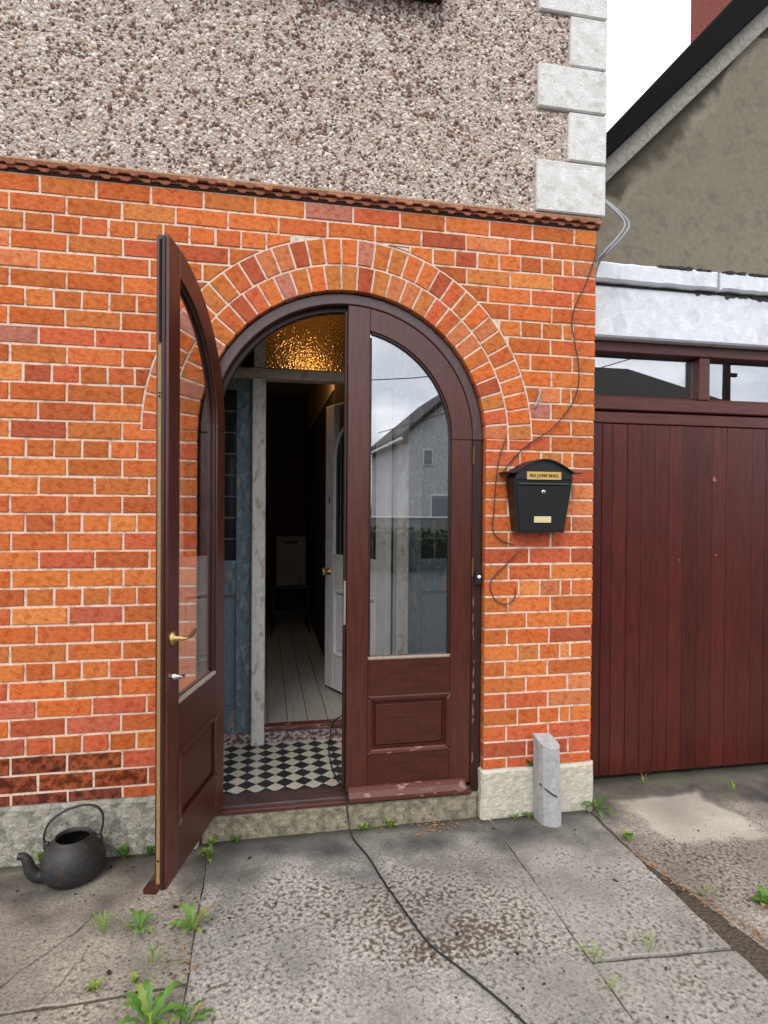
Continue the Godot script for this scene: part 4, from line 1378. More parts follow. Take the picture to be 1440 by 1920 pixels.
# ------------------------------------------------------------------ garage
func build_garage() -> void:
	var g := thing("garage", "garage with maroon boarded door, high glazed panes and white concrete lintel", "garage")
	put_mesh("lintel", box_mesh(Vector3(CORNER + 0.002, 2.462, -0.55), Vector3(5.9, 2.738, -0.20), 0.01), M.lintel, g)
	# coping stones on the lintel, two lengths with a dirty joint
	for x in [[CORNER + 0.002, 3.545], [3.56, 4.9], [4.915, 5.9]]:
		put_mesh("coping", prism_mesh(rough_edges(rect(x[0], 2.752, x[1], 2.853), 0.05, 0.003), -0.55, -0.165, 0.012), M.lintel, g)
	put_mesh("mortar_joint", box_mesh(Vector3(CORNER + 0.002, 2.738, -0.54), Vector3(5.9, 2.752, -0.205)), M.lintel_dirt, g)
	for k in 110:
		var x := 3.36 + pow(rng.randf(), 0.7) * 1.2
		var w := rng.randf_range(0.008, 0.045)
		var h := rng.randf_range(0.006, 0.022)
		var y := 2.738 - rng.randf_range(0.0, 0.008)
		if rng.randf() < 0.4:
			y = 2.853
			h *= 0.6
			x = 3.15 + rng.randf() * 1.0
		var p := PackedVector2Array()
		for i in 8:
			var a := TAU * i / 8
			p.append(Vector2(x + cos(a) * w * rng.randf_range(0.5, 1.0), y + sin(a) * h * rng.randf_range(0.5, 1.0)))
		var front := -0.1985 if y < 2.8 else -0.1635
		put_mesh("moss_clump", prism_mesh(p, front - 0.02, front + rng.randf_range(0.001, 0.004), 0.001), M.lintel_dirt, g)
	put_mesh("pier", box_mesh(Vector3(5.6, 0, -0.55), Vector3(5.9, 2.458, -0.20)), M.lintel, g)
	# frame
	var fr := group_part("frame", g)
	put_mesh("head", box_mesh(Vector3(2.705, 2.398, -0.36), Vector3(5.6, 2.458, -0.262), 0.005), M.garage_frame, fr)
	put_mesh("transom", box_mesh(Vector3(2.705, 2.078, -0.36), Vector3(5.6, 2.150, -0.262), 0.006), M.garage_frame, fr)
	put_mesh("jamb", box_mesh(Vector3(2.705, 0.0, -0.36), Vector3(2.775, 2.396, -0.262), 0.005), M.garage[4], fr)
	put_mesh("jamb", box_mesh(Vector3(5.53, 0.0, -0.36), Vector3(5.6, 2.396, -0.262), 0.005), M.garage[4], fr)
	for x in [3.545, 4.36]:
		put_mesh("mullion", box_mesh(Vector3(x - 0.034, 2.151, -0.355), Vector3(x + 0.034, 2.397, -0.266), 0.006), M.garage_frame, fr)
	for x in [[2.775, 3.511], [3.579, 4.326], [4.394, 5.53]]:
		var w := group_part("window", g)
		put_mesh("pane", box_mesh(Vector3(x[0], 2.150, -0.335), Vector3(x[1], 2.398, -0.331)), M.glass, w)
		put_mesh("bead", box_mesh(Vector3(x[0], 2.1505, -0.330), Vector3(x[1], 2.165, -0.30), 0.004), M.garage[0], w)
	# door leaf: stile, top rail and vertical boards with open grooves
	var d := group_part("garage_door", g)
	put_mesh("top_rail", box_mesh(Vector3(2.780, 2.006, -0.315), Vector3(5.525, 2.070, -0.276), 0.004), M.garage_frame, d)
	put_mesh("stile", box_mesh(Vector3(2.780, 0.022, -0.315), Vector3(2.908, 2.004, -0.276), 0.004), M.garage[4], d)
	put_mesh("backing", box_mesh(Vector3(2.780, 0.022, -0.33), Vector3(5.525, 2.07, -0.3155)), M.garage[4], d)
	var xs := [2.912, 2.977, 3.069, 3.159, 3.246, 3.338, 3.426, 3.524, 3.619, 3.711, 3.800, 3.885, 3.975]
	while xs[-1] < 5.45:
		xs.append(xs[-1] + rng.randf_range(0.086, 0.096))
	var tone := [1, 2, 0, 3, 0, 2, 4, 1, 2, 0, 3, 1, 4]
	for i in xs.size() - 1:
		var s := mb()
		prism(s, rect(xs[i] + 0.0008, 0.022 + rng.randf_range(-0.004, 0.004), xs[i + 1] - 0.0008, 2.003), -0.314, -0.281 + rng.randf_range(-0.0008, 0.0008), 0.0034, false)
		put_mesh("plank", done(s), M.garage[tone[i % 13]], d)
	put_mesh("bottom_dark", box_mesh(Vector3(2.76, -0.05, -0.50), Vector3(5.55, 0.0, -0.34)), M.soil, g)
	for p in [[3.64, 1.26, 0.012], [3.625, 1.70, 0.02], [3.40, 1.235, 0.006]]:
		var q := PackedVector2Array()
		for i in 7:
			var a := TAU * i / 7
			q.append(Vector2(p[0] + cos(a) * p[2] * rng.randf_range(0.4, 1.0), p[1] + sin(a) * p[2] * rng.randf_range(0.4, 1.0)))
		put_mesh("scuff", prism_mesh(q, -0.284, -0.2795), mat(c255(150, 86, 80), 0.7), d)
	put_mesh("flat_roof", box_mesh(Vector3(CORNER + 0.002, 2.60, -5.0), Vector3(5.9, 2.70, -0.56)), M.slate, g)
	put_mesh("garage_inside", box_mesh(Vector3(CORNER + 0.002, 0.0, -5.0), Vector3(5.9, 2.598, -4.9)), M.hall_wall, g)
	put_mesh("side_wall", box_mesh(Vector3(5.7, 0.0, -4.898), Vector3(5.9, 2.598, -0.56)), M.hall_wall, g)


# ------------------------------------------------------------------ beyond the garage
func damp_render(k: float) -> StandardMaterial3D:
	var n := 512
	var side := 2.4
	var blot := noise_bytes(41, 0.012, 5, n)
	var fine := noise_bytes(42, 0.09, 4, n)
	var big := noise_bytes(43, 0.006, 4, n)
	var streak := noise_bytes(44, 0.03, 3, n)
	var px := PackedByteArray()
	px.resize(n * n * 3)
	for j in n:
		var y := 5.1 - side * (j + 0.5) / n
		for i in n:
			var x := 2.7 + side * (i + 0.5) / n
			var q := j * n + i
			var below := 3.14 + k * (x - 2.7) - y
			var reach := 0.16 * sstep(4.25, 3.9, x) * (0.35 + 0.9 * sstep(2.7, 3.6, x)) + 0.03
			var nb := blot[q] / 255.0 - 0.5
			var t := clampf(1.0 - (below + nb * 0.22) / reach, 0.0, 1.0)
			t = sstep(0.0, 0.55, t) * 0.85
			var v := 1.0 + (big[q] / 255.0 - 0.5) * 0.09 + (fine[q] / 255.0 - 0.5) * 0.14 + nb * 0.05
			var rim := clampf(1.0 - absf(below + nb * 0.22 - reach * 1.15) / 0.05, 0.0, 1.0) * 0.06 * sstep(4.3, 3.9, x)
			v += rim
			v -= sstep(0.55, 0.8, streak[q] / 255.0) * 0.06
			var c := [120.0 * v, 114.0 * v, 101.0 * v]
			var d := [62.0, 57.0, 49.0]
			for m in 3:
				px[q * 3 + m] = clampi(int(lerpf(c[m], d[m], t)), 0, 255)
	var mt := mat(Color.WHITE, 0.93, ImageTexture.create_from_image(Image.create_from_data(n, n, false, Image.FORMAT_RGB8, px)), Vector3(1.0 / side, 1.0 / side, 1.0 / side), T.fine_h, 0.25, true, 0.3)
	mt.uv1_offset = Vector3(-2.7 / side, -5.1 / side + 2.0, 0)
	return mt


func build_neighbours() -> void:
	var n := thing("neighbouring_house", "grey-brown rendered gable with black sloping verge above the garage", "house")
	var k := 0.99
	var at := func(x: float) -> float: return 3.14 + k * (x - 2.7)
	var apex := 7.2
	var wall := PackedVector2Array([Vector2(5.102, 2.702), Vector2(11.7, 2.702), Vector2(11.7, at.call(2.72)), Vector2(apex, at.call(apex)), Vector2(5.102, at.call(5.102))])
	put_mesh("wall", prism_mesh(wall, -1.05, -0.80), M.render, n)
	var strip := func(lo: float, hi: float) -> PackedVector2Array:
		return PackedVector2Array([Vector2(2.715, at.call(2.715) + lo), Vector2(apex, at.call(apex) + lo), Vector2(11.8, at.call(apex) + lo - k * (11.8 - apex)), Vector2(11.8, at.call(apex) + hi - k * (11.8 - apex)), Vector2(apex, at.call(apex) + hi), Vector2(2.715, at.call(2.715) + hi)])
	put_mesh("bargeboard", prism_mesh(strip.call(-0.02, 0.150), -1.0, -0.755, 0.004), M.barge, n)
	var vg := PackedVector2Array([Vector2(2.715, at.call(2.715) + 0.128), Vector2(apex, at.call(apex) + 0.128), Vector2(11.8, at.call(2.6) + 0.128), Vector2(11.8, at.call(2.6) + 0.30), Vector2(apex, at.call(apex) + 0.46), Vector2(4.6, at.call(4.6) + 0.44), Vector2(2.715, at.call(2.715) + 0.25)])
	put_mesh("verge", prism_mesh(vg, -1.0, -0.70, 0.012), M.verge, n)
	put_mesh("roof", prism_mesh(strip.call(0.17, 0.25), -9.0, -1.002), M.slate, n)
	put_mesh("back_wall", prism_mesh(PackedVector2Array([Vector2(2.72, 2.702), Vector2(11.7, 2.702), Vector2(11.7, at.call(2.72)), Vector2(apex, at.call(apex)), Vector2(2.72, at.call(2.72))]), -8.9, -8.7), M.render, n)
	# the stretch beside the brick house carries old damp stains along the slope
	var near := PackedVector2Array([Vector2(2.72, 2.702), Vector2(5.1, 2.702), Vector2(5.1, at.call(5.1)), Vector2(2.72, at.call(2.72))])
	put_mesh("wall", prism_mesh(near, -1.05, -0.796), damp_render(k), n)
	# chimney behind
	var c := thing("brick_chimney", "tall red brick stack rising behind the black sloping verge", "chimney")
	put_mesh("stack", box_mesh(Vector3(11.17, 0, -10.49), Vector3(13.2, 17.0, -7.51)), M.mortar, c)
	var courses := mb()
	var y := 10.2
	var row := 0
	while y < 14.6:
		var x := -10.5 - (0.0 if row % 2 == 0 else 0.115)
		while x < -7.5:
			box(courses, Vector3(11.16, y, maxf(x, -10.5)), Vector3(11.2, y + 0.066, minf(x + 0.218, -7.5)))
			x += 0.23
		x = 11.16 - (0.0 if row % 2 == 1 else 0.115)
		while x < 13.1:
			box(courses, Vector3(maxf(x, 11.163), y, -7.53), Vector3(minf(x + 0.218, 13.2), y + 0.066, -7.49))
			x += 0.23
		y += 0.078
		row += 1
	var b := put_mesh("brick_courses", done(courses), M.far_brick, c)
	tag(b, "", "", "", "stuff")


# ------------------------------------------------------------------ across the street, seen in the glass
func gable_house(n: Node3D, x0: float, x1: float, z0: float, z1: float, eave: float, ridge: float, wall: Material) -> void:
	var xm := (x0 + x1) / 2
	put_mesh("wall", prism_mesh(PackedVector2Array([Vector2(x0, 0), Vector2(x1, 0), Vector2(x1, eave), Vector2(xm, ridge), Vector2(x0, eave)]), z0, z1), wall, n)
	var s := (ridge - eave) / (xm - x0)
	var o := 0.35
	put_mesh("roof", prism_mesh(PackedVector2Array([Vector2(x0 - o, eave - s * o + 0.02), Vector2(xm, ridge + 0.02), Vector2(x1 + o, eave - s * o + 0.02), Vector2(x1 + o, eave - s * o + 0.26), Vector2(xm, ridge + 0.26), Vector2(x0 - o, eave - s * o + 0.26)]), z0 - o, z1 + o), M.roof_tile, n)


func build_street() -> void:
	var w := thing("white_house", "white gabled house across the street, mirrored in the right door glass", "house")
	gable_house(w, 6.95, 12.6, 22.0, 31.0, 4.55, 6.95, M.white_wall)
	for q in [[7.55, 3.2, 0.45, 0.7], [9.2, 2.9, 1.1, 1.1], [7.9, 0.9, 1.3, 1.1], [10.4, 0.9, 1.4, 1.1]]:
		var f := put_mesh("window", box_mesh(Vector3(q[0], q[1], 21.94), Vector3(q[0] + q[2], q[1] + q[3], 22.02), 0.01), M.white_plastic, w)
		put_mesh("pane", box_mesh(Vector3(q[0] + 0.06, q[1] + 0.06, 21.92), Vector3(q[0] + q[2] - 0.06, q[1] + q[3] - 0.06, 21.938)), M.pale_glass, f)
	put_mesh("gutter", box_mesh(Vector3(6.48, 4.2, 21.6), Vector3(6.62, 4.32, 31.0), 0.03), M.white_plastic, w)
	var b := thing("dark_roofed_house", "grey house with broad dark roof, mirrored in the garage panes", "house")
	put_mesh("wall", box_mesh(Vector3(13.2, 0, 18.5), Vector3(24.0, 4.6, 26.0)), M.grey_wall, b)
	var roof := mb()
	var r := [Vector3(12.7, 4.5, 18.0), Vector3(24.5, 4.5, 18.0), Vector3(24.5, 4.5, 26.5), Vector3(12.7, 4.5, 26.5), Vector3(15.6, 7.9, 22.2), Vector3(17.5, 7.9, 22.2)]
	quad(roof, r[4], r[5], r[1], r[0])
	quad(roof, r[5], r[4], r[3], r[2])
	tri(roof, r[4], r[0], r[3])
	tri(roof, r[5], r[2], r[1])
	quad(roof, r[0], r[1], r[2], r[3])
	put_mesh("roof", done(roof), M.roof_tile, b)
	for x in [14.2, 18.0, 21.0]:
		var f := put_mesh("window", box_mesh(Vector3(x, 1.0, 18.44), Vector3(x + 1.4, 2.3, 18.51), 0.01), M.white_plastic, b)
		put_mesh("pane", box_mesh(Vector3(x + 0.07, 1.07, 18.42), Vector3(x + 1.33, 2.23, 18.438)), M.dark_glass, f)
	var l := thing("low_house", "distant low house with slate roof left of the white house, mirrored in the door glass", "house")
	gable_house(l, 1.2, 5.6, 33.0, 42.0, 3.0, 5.2, M.grey_wall)
	var gw := thing("garden_wall", "low pale garden wall on the far side of the street", "wall")
	put_mesh("wall", box_mesh(Vector3(-14, -0.05, 18.9), Vector3(12.4, 1.05, 19.1), 0.01), M.grey_wall, gw)
	put_mesh("coping", box_mesh(Vector3(-14, 1.052, 18.85), Vector3(12.4, 1.12, 19.15), 0.02), M.quoin, gw)
	var hd := thing("added_hedge", "added clipped dark shrubs at the driveway end, unseen, dimming the glass reflection", "added_hedge", Vector3(0, 0, 11.0))  # unseen greenery added to darken what the door glass mirrors
	var hs := mb()
	for i in 5200:
		var v := Vector3(rng.randf_range(-7.5, 7.5), 0, rng.randf_range(-0.38, 0.38))
		v.y = rng.randf_range(0.0, 1.0) if absf(v.z) > 0.25 else rng.randf_range(0.7, 1.05)
		v.y += 0.05 * sin(v.x * 2.1) - 0.05
		var a := Vector3(rng.randfn(), rng.randfn(), rng.randfn()).normalized() * 0.075
		var bb := Vector3(rng.randfn(), rng.randfn(), rng.randfn()).normalized() * 0.05
		quad(hs, v - a, v - bb, v + a, v + bb)
	put_mesh("foliage", done(hs), mat(c255(58, 76, 40), 0.8), hd)
	put_mesh("twigs", box_mesh(Vector3(-7.4, 0, -0.22), Vector3(7.4, 0.85, 0.22), 0.1), mat(c255(44, 44, 30), 0.95, T.grain, Vector3(3, 3, 3), T.mid_h, 2.0), hd)
	var p := thing("utility_pole", "timber utility pole beside the street, mirrored in the garage pane", "pole", Vector3(16.3, -0.06, 14.6))
	put_mesh("pole", tube_mesh(PackedVector3Array([Vector3(0, 0, 0), Vector3(0, 8.2, 0)]), [0.16, 0.11], 10), M.timber_pole, p)
	put_mesh("bracket", box_mesh(Vector3(-0.1, 6.0, -0.06), Vector3(0.38, 6.12, 0.06), 0.01), M.timber_pole, p)
	put_mesh("cross_arm", box_mesh(Vector3(-0.7, 7.6, -0.05), Vector3(0.7, 7.72, 0.05), 0.01), M.timber_pole, p)
	for q in [[Vector3(16.3, 7.7, 14.6), Vector3(4.0, 5.7, 17.5), Vector3(-16, 6.8, 20)], [Vector3(16.3, 7.5, 14.6), Vector3(6.6, 4.75, 21.0), Vector3(5.9, 4.6, 22.3)], [Vector3(16.0, 7.7, 14.6), Vector3(20.0, 7.5, 13.9), Vector3(30.0, 8.0, 13.0)]]:
		var o := put_mesh("overhead_wire", tube_mesh(smooth_path(q, 8), 0.018, 6), M.black_rubber)
		tag(o, ["overhead wire running along the street from the pole", "overhead wire dropping to the white house", "overhead wire leading away from the pole past the garage"][used_names["overhead_wire"]], "wire", "overhead wires")


# ------------------------------------------------------------------ small things
func text_mesh(s: String, size: float, depth: float) -> TextMesh:
	var t := TextMesh.new()
	var f := SystemFont.new()
	f.font_names = PackedStringArray(["Droid Sans"])
	f.font_weight = 700
	t.font = f
	t.text = s
	t.font_size = 32
	t.pixel_size = size / 32.0
	t.depth = depth
	return t


func build_mailbox() -> void:
	var b := thing("mailbox", "black metal wall mailbox with arched lid and gold label on the brick pier", "mailbox", Vector3(2.376, 1.41, 0.0))
	# body: wider at the top, sides slope in
	var st := mb()
	var lo := 0.119
	var hi := 0.152
	var h := 0.262
	var dl := 0.085
	var dh := 0.105
	var v := [Vector3(-lo, 0, 0.004), Vector3(lo, 0, 0.004), Vector3(lo, 0, dl), Vector3(-lo, 0, dl), Vector3(-hi, h, 0.004), Vector3(hi, h, 0.004), Vector3(hi, h, dh), Vector3(-hi, h, dh)]
	quad(st, v[3], v[2], v[6], v[7])
	quad(st, v[1], v[0], v[4], v[5])
	quad(st, v[0], v[3], v[7], v[4])
	quad(st, v[2], v[1], v[5], v[6])
	quad(st, v[0], v[1], v[2], v[3])
	quad(st, v[4], v[7], v[6], v[5])
	put_mesh("body", done(st), M.black_metal, b)
	# door flap on the front, its top edge folded
	st = mb()
	var tilt := (dh - dl) / h
	var fp := PackedVector2Array([Vector2(-0.112, 0.008), Vector2(0.112, 0.008), Vector2(0.136, 0.228), Vector2(-0.136, 0.228)])
	prism(st, fp, 0.0, 0.006, 0.002)
	var flap := put_mesh("flap", done(st), M.black_metal, b, Vector3(0, 0, dl - 0.001))
	flap.rotation.x = atan(tilt)
	var lip_highlight := mat(c255(70, 74, 80), 0.3)  # lighter than the box: highlight on the folded edge put into its colour
	put_mesh("flap_lip", box_mesh(Vector3(-0.13, 0.231, dh - 0.003), Vector3(0.13, 0.237, dh + 0.010), 0.002), lip_highlight, b)
	# arched lid with flared ends
	var top := PackedVector2Array()
	var under := PackedVector2Array()
	for i in 33:
		var t := i / 32.0 * 2 - 1
		var x := t * 0.188
		var y := 0.286 + 0.068 * pow(maxf(0.0, cos(clampf(absf(t) / 0.86, 0, 1) * PI / 2)), 1.15)
		if absf(t) > 0.78:
			y = lerpf(y, 0.291, sstep(0.78, 0.95, absf(t)))
		top.append(Vector2(x, y))
		under.append(Vector2(x, y - 0.006))
	under.reverse()
	var lid := top.duplicate()
	lid.append_array(under)
	put_mesh("lid", prism_mesh(lid, 0.004, 0.128, 0.0), M.black_metal, b)
	var fill := PackedVector2Array([Vector2(-0.15, 0.258), Vector2(0.15, 0.258)])
	for i in range(28, 4, -1):
		fill.append(top[i] - Vector2(0, 0.004))
	put_mesh("lid_front", prism_mesh(fill, 0.006, 0.112, 0.0), M.black_metal, b)
	# gold label with its lettering, cream card plate, lock
	var lab := put_mesh("label", box_mesh(Vector3(-0.088, 0.255, 0.1122), Vector3(0.088, 0.292, 0.1135)), M.label_gold, b)
	var tx := put_mesh("lettering", text_mesh("NO JUNK MAIL", 0.0215, 0.001), M.ink, lab, Vector3(0, 0.2735, 0.1141))
	var card := put_mesh("card_plate", box_mesh(Vector3(-0.044, 0.048, 0.0), Vector3(0.044, 0.078, 0.003), 0.001), M.label_cream, b, Vector3(0, 0, dl + 0.0105))
	card.rotation.x = atan(tilt) * 0.5
	st = mb()
	lathe(st, [Vector2(0.0105, 0), Vector2(0.0105, 0.004), Vector2(0.008, 0.006), Vector2(0, 0.0051)], 16)
	var lock := put_mesh("lock", done(st), M.steel, b, Vector3(0, 0.196, dh - 0.001))
	lock.rotation.x = PI / 2
	put_mesh("keyway", box_mesh(Vector3(-0.001, 0.191, dh + 0.0045), Vector3(0.001, 0.201, dh + 0.0062)), M.ink, b)


func build_kettle() -> void:
	var k := thing("kettle", "old rusty black iron kettle without lid on the ground by the plinth", "kettle", Vector3(0.295, 0.0, 0.145))
	k.rotation.y = deg_to_rad(6)
	var st := mb()
	lathe(st, [Vector2(0, 0.004), Vector2(0.085, 0.003), Vector2(0.104, 0.010), Vector2(0.118, 0.034), Vector2(0.123, 0.062), Vector2(0.121, 0.088), Vector2(0.112, 0.116), Vector2(0.096, 0.140), Vector2(0.078, 0.155), Vector2(0.071, 0.160), Vector2(0.071, 0.166), Vector2(0.066, 0.167), Vector2(0.066, 0.150)], 36, Vector3.ZERO, 0.008)
	put_mesh("body", done(st), M.kettle, k)
	st = mb()
	lathe(st, [Vector2(0.066, 0.151), Vector2(0.088, 0.142), Vector2(0.110, 0.10), Vector2(0.112, 0.05), Vector2(0.09, 0.015), Vector2(0, 0.012)], 30)
	put_mesh("inside", done(st), M.kettle_inside, k)
	put_mesh("spout", tube_mesh(smooth_path([Vector3(-0.085, 0.030, 0.01), Vector3(-0.128, 0.030, 0.014), Vector3(-0.152, 0.056, 0.016), Vector3(-0.162, 0.092, 0.017), Vector3(-0.176, 0.116, 0.018), Vector3(-0.198, 0.121, 0.018)], 5), [0.030, 0.030, 0.029, 0.028, 0.027, 0.026, 0.026, 0.025, 0.025, 0.024, 0.024, 0.023, 0.022, 0.021, 0.021, 0.020, 0.019, 0.018, 0.017, 0.017, 0.016, 0.0155, 0.015, 0.0145, 0.014, 0.0135], 14), M.kettle, k)
	var bail := smooth_path([Vector3(-0.098, 0.136, 0.0), Vector3(-0.108, 0.175, 0.0), Vector3(-0.092, 0.225, -0.006), Vector3(-0.045, 0.262, -0.012), Vector3(0.02, 0.280, -0.014), Vector3(0.075, 0.276, -0.012), Vector3(0.108, 0.245, -0.008), Vector3(0.112, 0.20, 0.0), Vector3(0.100, 0.150, 0.0)], 5)
	put_mesh("handle", tube_mesh(bail, 0.0068, 10, 0.7), M.kettle, k)
	for x in [-0.098, 0.100]:
		put_mesh("lug", box_mesh(Vector3(x - 0.012, 0.122, -0.010), Vector3(x + 0.012, 0.156, 0.010), 0.006), M.kettle, k)


func build_post() -> void:
	var p := thing("concrete_post", "short grey concrete post stump with sloping top against the pale plinth", "post", Vector3(2.432, -0.01, 0.092))
	p.rotation_degrees = Vector3(-1.0, 8, 1.2)
	var st := mb()
	var prof := [Vector2(-0.046, -0.058), Vector2(0.046, -0.058), Vector2(0.051, -0.01), Vector2(0.046, 0.028), Vector2(0.030, 0.050), Vector2(0.0, 0.058), Vector2(-0.028, 0.048), Vector2(-0.047, 0.024), Vector2(-0.051, -0.01)]
	var rows := 7
	var rings := []
	for i in rows:
		var t := i / float(rows - 1)
		var one := []
		for q in prof:
			var topy: float = 0.425 - 0.35 * (q.y + 0.062) + 0.10 * q.x * -1.0
			var w := 1.0 + 0.05 * (1 - t) + rng.randf_range(-0.012, 0.012)
			one.append(Vector3(q.x * w, topy * t, q.y * w))
		rings.append(one)
	for i in rows - 1:
		for j in prof.size():
			var l := (j + 1) % prof.size()
			quad(st, rings[i][l], rings[i][j], rings[i + 1][j], rings[i + 1][l])
	for j in range(1, prof.size() - 1):
		tri(st, rings[rows - 1][0], rings[rows - 1][j + 1], rings[rows - 1][j])
	put_mesh("stump", done(st), M.post, p)
	put_mesh("wire_stub", tube_mesh(smooth_path([Vector3(-0.053, 0.205, 0.0), Vector3(-0.03, 0.180, 0.056), Vector3(0.002, 0.160, 0.066)], 4), 0.0035, 6), M.black_rubber, p)


func cable(called: String, pts: Array, r: float, m: Material, label: String, group := "", per := 6, seg := 7) -> Node3D:
	var o := put_mesh(called, tube_mesh(smooth_path(pts, per), r, seg), m)
	tag(o, label, "cable", group)
	return o


func build_cables() -> void:
	var z := 0.010
	cable("wall_cable", [Vector3(2.706, 2.86, -0.01), Vector3(2.690, 2.80, z), Vector3(2.640, 2.66, z), Vector3(2.585, 2.55, z + 0.004), Vector3(2.565, 2.46, z), Vector3(2.580, 2.35, z + 0.006), Vector3(2.605, 2.22, z + 0.004), Vector3(2.585, 2.08, z), Vector3(2.47, 1.93, z + 0.006), Vector3(2.33, 1.835, z), Vector3(2.235, 1.74, z), Vector3(2.195, 1.68, z)], 0.0032, M.thin_wire, "thin brown wire looping down the brick pier to the mailbox")
	cable("wall_cable", [Vector3(2.225, 1.87, z), Vector3(2.19, 1.78, z), Vector3(2.172, 1.66, z), Vector3(2.162, 1.52, z + 0.004), Vector3(2.158, 1.42, z), Vector3(2.20, 1.37, z), Vector3(2.27, 1.345, z)], 0.0028, M.thin_wire, "thin wire hanging beside the left edge of the mailbox")
	cable("wall_cable", [Vector3(2.285, 1.305, z), Vector3(2.22, 1.24, z), Vector3(2.155, 1.175, z), Vector3(2.148, 1.13, z + 0.003), Vector3(2.18, 1.07, z), Vector3(2.235, 1.055, z + 0.006), Vector3(2.275, 1.085, z), Vector3(2.278, 1.13, z)], 0.0030, M.thin_wire, "loose curled wire end on the bricks below the mailbox")
	cable("wall_cable", [Vector3(2.405, 2.125, z), Vector3(2.392, 2.08, z + 0.004), Vector3(2.372, 2.03, z + 0.004)], 0.0045, M.pvc_grey, "short grey stub of wire on the bricks right of the arch")
	for k in 2:
		var d := 0.017 * k
		cable("grey_cable", [Vector3(2.702 + d, 3.13, -0.03), Vector3(2.775 + d, 3.03, 0.03), Vector3(2.825 + d * 1.3, 2.955, 0.05), Vector3(2.79 + d * 1.3, 2.885, 0.04), Vector3(2.735 + d, 2.82, 0.015), Vector3(2.708 + d, 2.75, -0.04), Vector3(2.705 + d, 2.5, -0.1)], 0.0062, M.pvc_grey, ["inner of two grey cables bowing round the house corner", "outer of two grey cables bowing round the house corner"][k], "grey cables at the house corner")
	cable("extension_cord", [Vector3(1.80, HALL + 0.008, -1.10), Vector3(1.70, HALL + 0.012, -1.02), Vector3(1.58, HALL + 0.02, -0.93), Vector3(1.495, HALL + 0.020, -0.83), Vector3(1.462, HALL + 0.006, -0.775), Vector3(1.445, TILE_FLOOR + 0.02, -0.745), Vector3(1.428, TILE_FLOOR + 0.006, -0.62), Vector3(1.418, TILE_FLOOR + 0.006, -0.40), Vector3(1.428, TILE_FLOOR + 0.008, -0.22), Vector3(1.438, 0.169, -0.11), Vector3(1.445, 0.158, -0.02), Vector3(1.447, 0.125, 0.012), Vector3(1.455, 0.05, 0.03), Vector3(1.468, 0.008, 0.085), Vector3(1.512, 0.006, 0.237), Vector3(1.545, 0.006, 0.42), Vector3(1.579, 0.006, 0.574), Vector3(1.630, 0.006, 0.787), Vector3(1.690, 0.006, 0.90), Vector3(1.747, 0.006, 1.003), Vector3(1.823, 0.006, 1.161), Vector3(1.9, 0.006, 1.4), Vector3(1.95, 0.006, 1.9)], 0.0038, M.black_rubber, "black extension cord trailing from the hall over the threshold and driveway", "", 6)


# ------------------------------------------------------------------ weeds
# one leaf growing along +x: rises, then bends over; teeth notches its edge
func leaf_mesh(length: float, width: float, rise: float, droop: float, teeth: int) -> ArrayMesh:
	var st := mb()
	st.set_smooth_group(1)
	var n := 12 if teeth > 0 else 6
	var top := []
	for i in n + 1:
		var t := i / float(n)
		var w := width * (sin(PI * pow(t, 0.75)) * 0.9 + 0.1 * (1 - t))
		if teeth > 0:
			w *= 0.45 + 0.75 * (0.5 + 0.5 * cos(TAU * t * teeth))
			w *= 0.55 + 0.6 * t
		var c := Vector3(length * (t - 0.12 * droop * t * t), rise * sin(t * PI * 0.5 * 1.2) - droop * length * 0.5 * t * t * t, 0)
		top.append([c + Vector3(0, w * 0.25, w), c, c + Vector3(0, w * 0.25, -w)])
	for i in n:
		for s in 2:
			quad(st, top[i][s], top[i + 1][s], top[i + 1][s + 1], top[i][s + 1])
	return done(st)


func plant(called: String, label: String, at: Vector3, r: float, n: int, style: int, shade := -1, turn := 0.0) -> void:
	var p := thing(called, label, "weed", at)
	var kinds := []
	for i in 3:
		var l := r * rng.randf_range(0.8, 1.1)
		if style == 0:
			kinds.append(leaf_mesh(l, l * 0.16, l * rng.randf_range(0.3, 0.6), rng.randf_range(0.4, 0.9), 4))
		elif style == 1:
			kinds.append(leaf_mesh(l, l * 0.30, l * rng.randf_range(0.35, 0.8), rng.randf_range(0.2, 0.6), 0))
		else:
			kinds.append(leaf_mesh(l, l * 0.055, l * rng.randf_range(0.5, 1.1), rng.randf_range(0.2, 0.9), 0))
	for i in n:
		var m: Material = M.leafs[shade if shade >= 0 and rng.randf() < 0.75 else rng.randi() % 4]
		if rng.randf() < 0.09:
			m = M.straw
		var a := TAU * i / n + rng.randf_range(-0.35, 0.35) + turn
		var o := put_mesh("leaf", kinds[i % 3], m, p)
		var tilt := rng.randf_range(-0.1, 0.55) if style != 1 else rng.randf_range(0.0, 0.9)
		var s := rng.randf_range(0.65, 1.1)
		o.basis = Basis(Vector3.UP, a) * Basis(Vector3.BACK, tilt) * Basis.from_scale(Vector3(s, s, s))
		var off := 0.10 if style == 0 else 0.35
		o.position = Vector3(cos(a), 0, -sin(a)) * r * off * rng.randf() + Vector3(0, 0.002, 0)


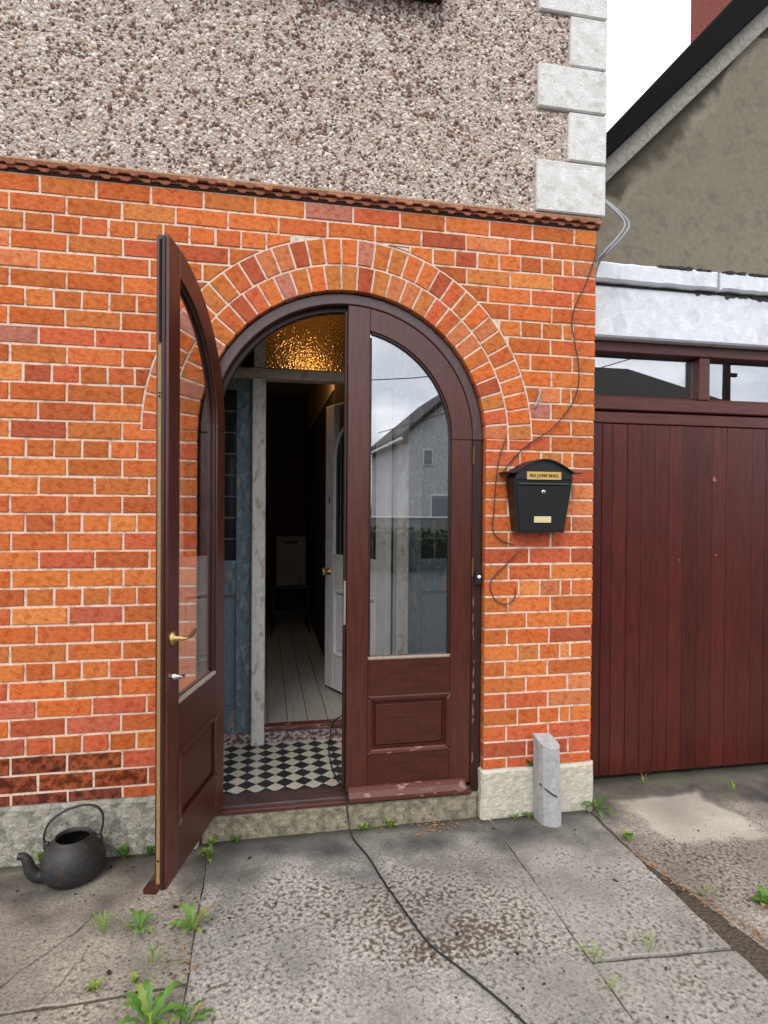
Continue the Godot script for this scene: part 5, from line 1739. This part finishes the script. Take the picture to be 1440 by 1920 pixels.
func build_weeds() -> void:
	plant("dandelion", "dandelion rosette at the foot of the pale plinth by the garage", Vector3(2.715, 0.0, 0.045), 0.115, 9, 0, 1)
	plant("dandelion", "middle dandelion rosette on the driveway left of the slab joint", Vector3(0.628, 0.0, 0.535), 0.085, 11, 0, 0)
	plant("dandelion", "dandelion rosette in the long slab joint before the open door leaf", Vector3(0.815, 0.0, 0.575), 0.10, 11, 0, 2)
	plant("weed", "pale feathery weed left of the middle dandelion on the driveway", Vector3(0.505, 0.0, 0.535), 0.07, 12, 2, 2)
	plant("dandelion", "large broad-leaved weed cut by the lower edge of the photo", Vector3(0.735, 0.0, 0.965), 0.12, 12, 0, 0)
	plant("dandelion", "second broad-leaved weed at the lower edge beside the slab joint", Vector3(0.845, 0.0, 0.985), 0.085, 10, 0, 1)
	plant("weed", "tiny yellow-green weed near the lower left of the driveway", Vector3(0.545, 0.0, 0.80), 0.035, 9, 1, 3)
	plant("weed", "tiny weed in the cross joint right of the yellow-green one", Vector3(0.665, 0.0, 0.795), 0.03, 8, 1, 3)
	plant("grass_tuft", "thin dry grass tuft above the cross joint", Vector3(0.705, 0.0, 0.725), 0.06, 10, 2, 3)
	plant("weed", "small weed at the plinth foot right of the kettle", Vector3(0.475, 0.0, 0.045), 0.05, 10, 1, 1)
	plant("weed", "dark weed at the plinth foot close behind the open door leaf", Vector3(0.575, 0.0, 0.045), 0.045, 10, 1, 1)
	plant("weed", "small weed at the plinth foot behind the kettle spout", Vector3(0.145, 0.0, 0.04), 0.05, 9, 1, 3)
	plant("weed", "yellow-green weed in the slab joint just beyond the open door leaf", Vector3(0.832, 0.0, 0.12), 0.055, 12, 1, 3)
	plant("weed", "upper yellow-green weed in the slab joint under the open door leaf", Vector3(0.835, 0.0, 0.02), 0.035, 8, 1, 3)
	plant("weed", "small green weed against the left end of the step", Vector3(0.945, 0.0, 0.005), 0.032, 9, 1, 0)
	plant("weed", "left green weed at the foot of the step below the closed door leaf", Vector3(1.525, 0.0, 0.008), 0.038, 9, 1, 3)
	plant("weed", "right green weed at the foot of the step below the closed door leaf", Vector3(1.655, 0.0, 0.008), 0.042, 10, 1, 3)
	plant("weed", "little weed between the pale plinth and the concrete post", Vector3(2.345, 0.0, 0.045), 0.035, 7, 1, 1)
	plant("weed", "single sprig at the foot of the pale plinth left of the post", Vector3(2.275, 0.0, 0.035), 0.03, 4, 1, 0)
	plant("weed", "dark sprig on the plinth top left of the concrete post", Vector3(2.362, PLINTH, 0.010), 0.04, 7, 1, 1)
	plant("weed", "weed in the soil joint nearest the pale plinth", Vector3(2.72, -0.005, 0.30), 0.05, 9, 1, 3)
	plant("weed", "weed midway along the soil joint on the right", Vector3(2.80, -0.02, 0.72), 0.055, 9, 2, 3)
	plant("weed", "bright green weed at the right edge of the driveway", Vector3(2.985, -0.02, 0.82), 0.085, 12, 1, 0)
	plant("grass_tuft", "grass tuft in the cross joint where the two right slabs meet", Vector3(2.165, 0.0, 0.965), 0.06, 11, 2, 3)
	plant("grass_tuft", "low grass tuft further along the right cross joint", Vector3(2.375, 0.0, 0.965), 0.05, 10, 2, 3)
	plant("grass_tuft", "grass tuft at the right before the garage door", Vector3(3.56, 0.0, -0.02), 0.06, 9, 2, 3)
	plant("grass_tuft", "sparse grass under the left of the garage door", Vector3(3.14, 0.0, -0.20), 0.05, 8, 2, 3)
	plant("grass_tuft", "yellow grass tuft at the crossing of joints near the cord", Vector3(2.15, 0.0, 1.10), 0.05, 9, 2, 3)
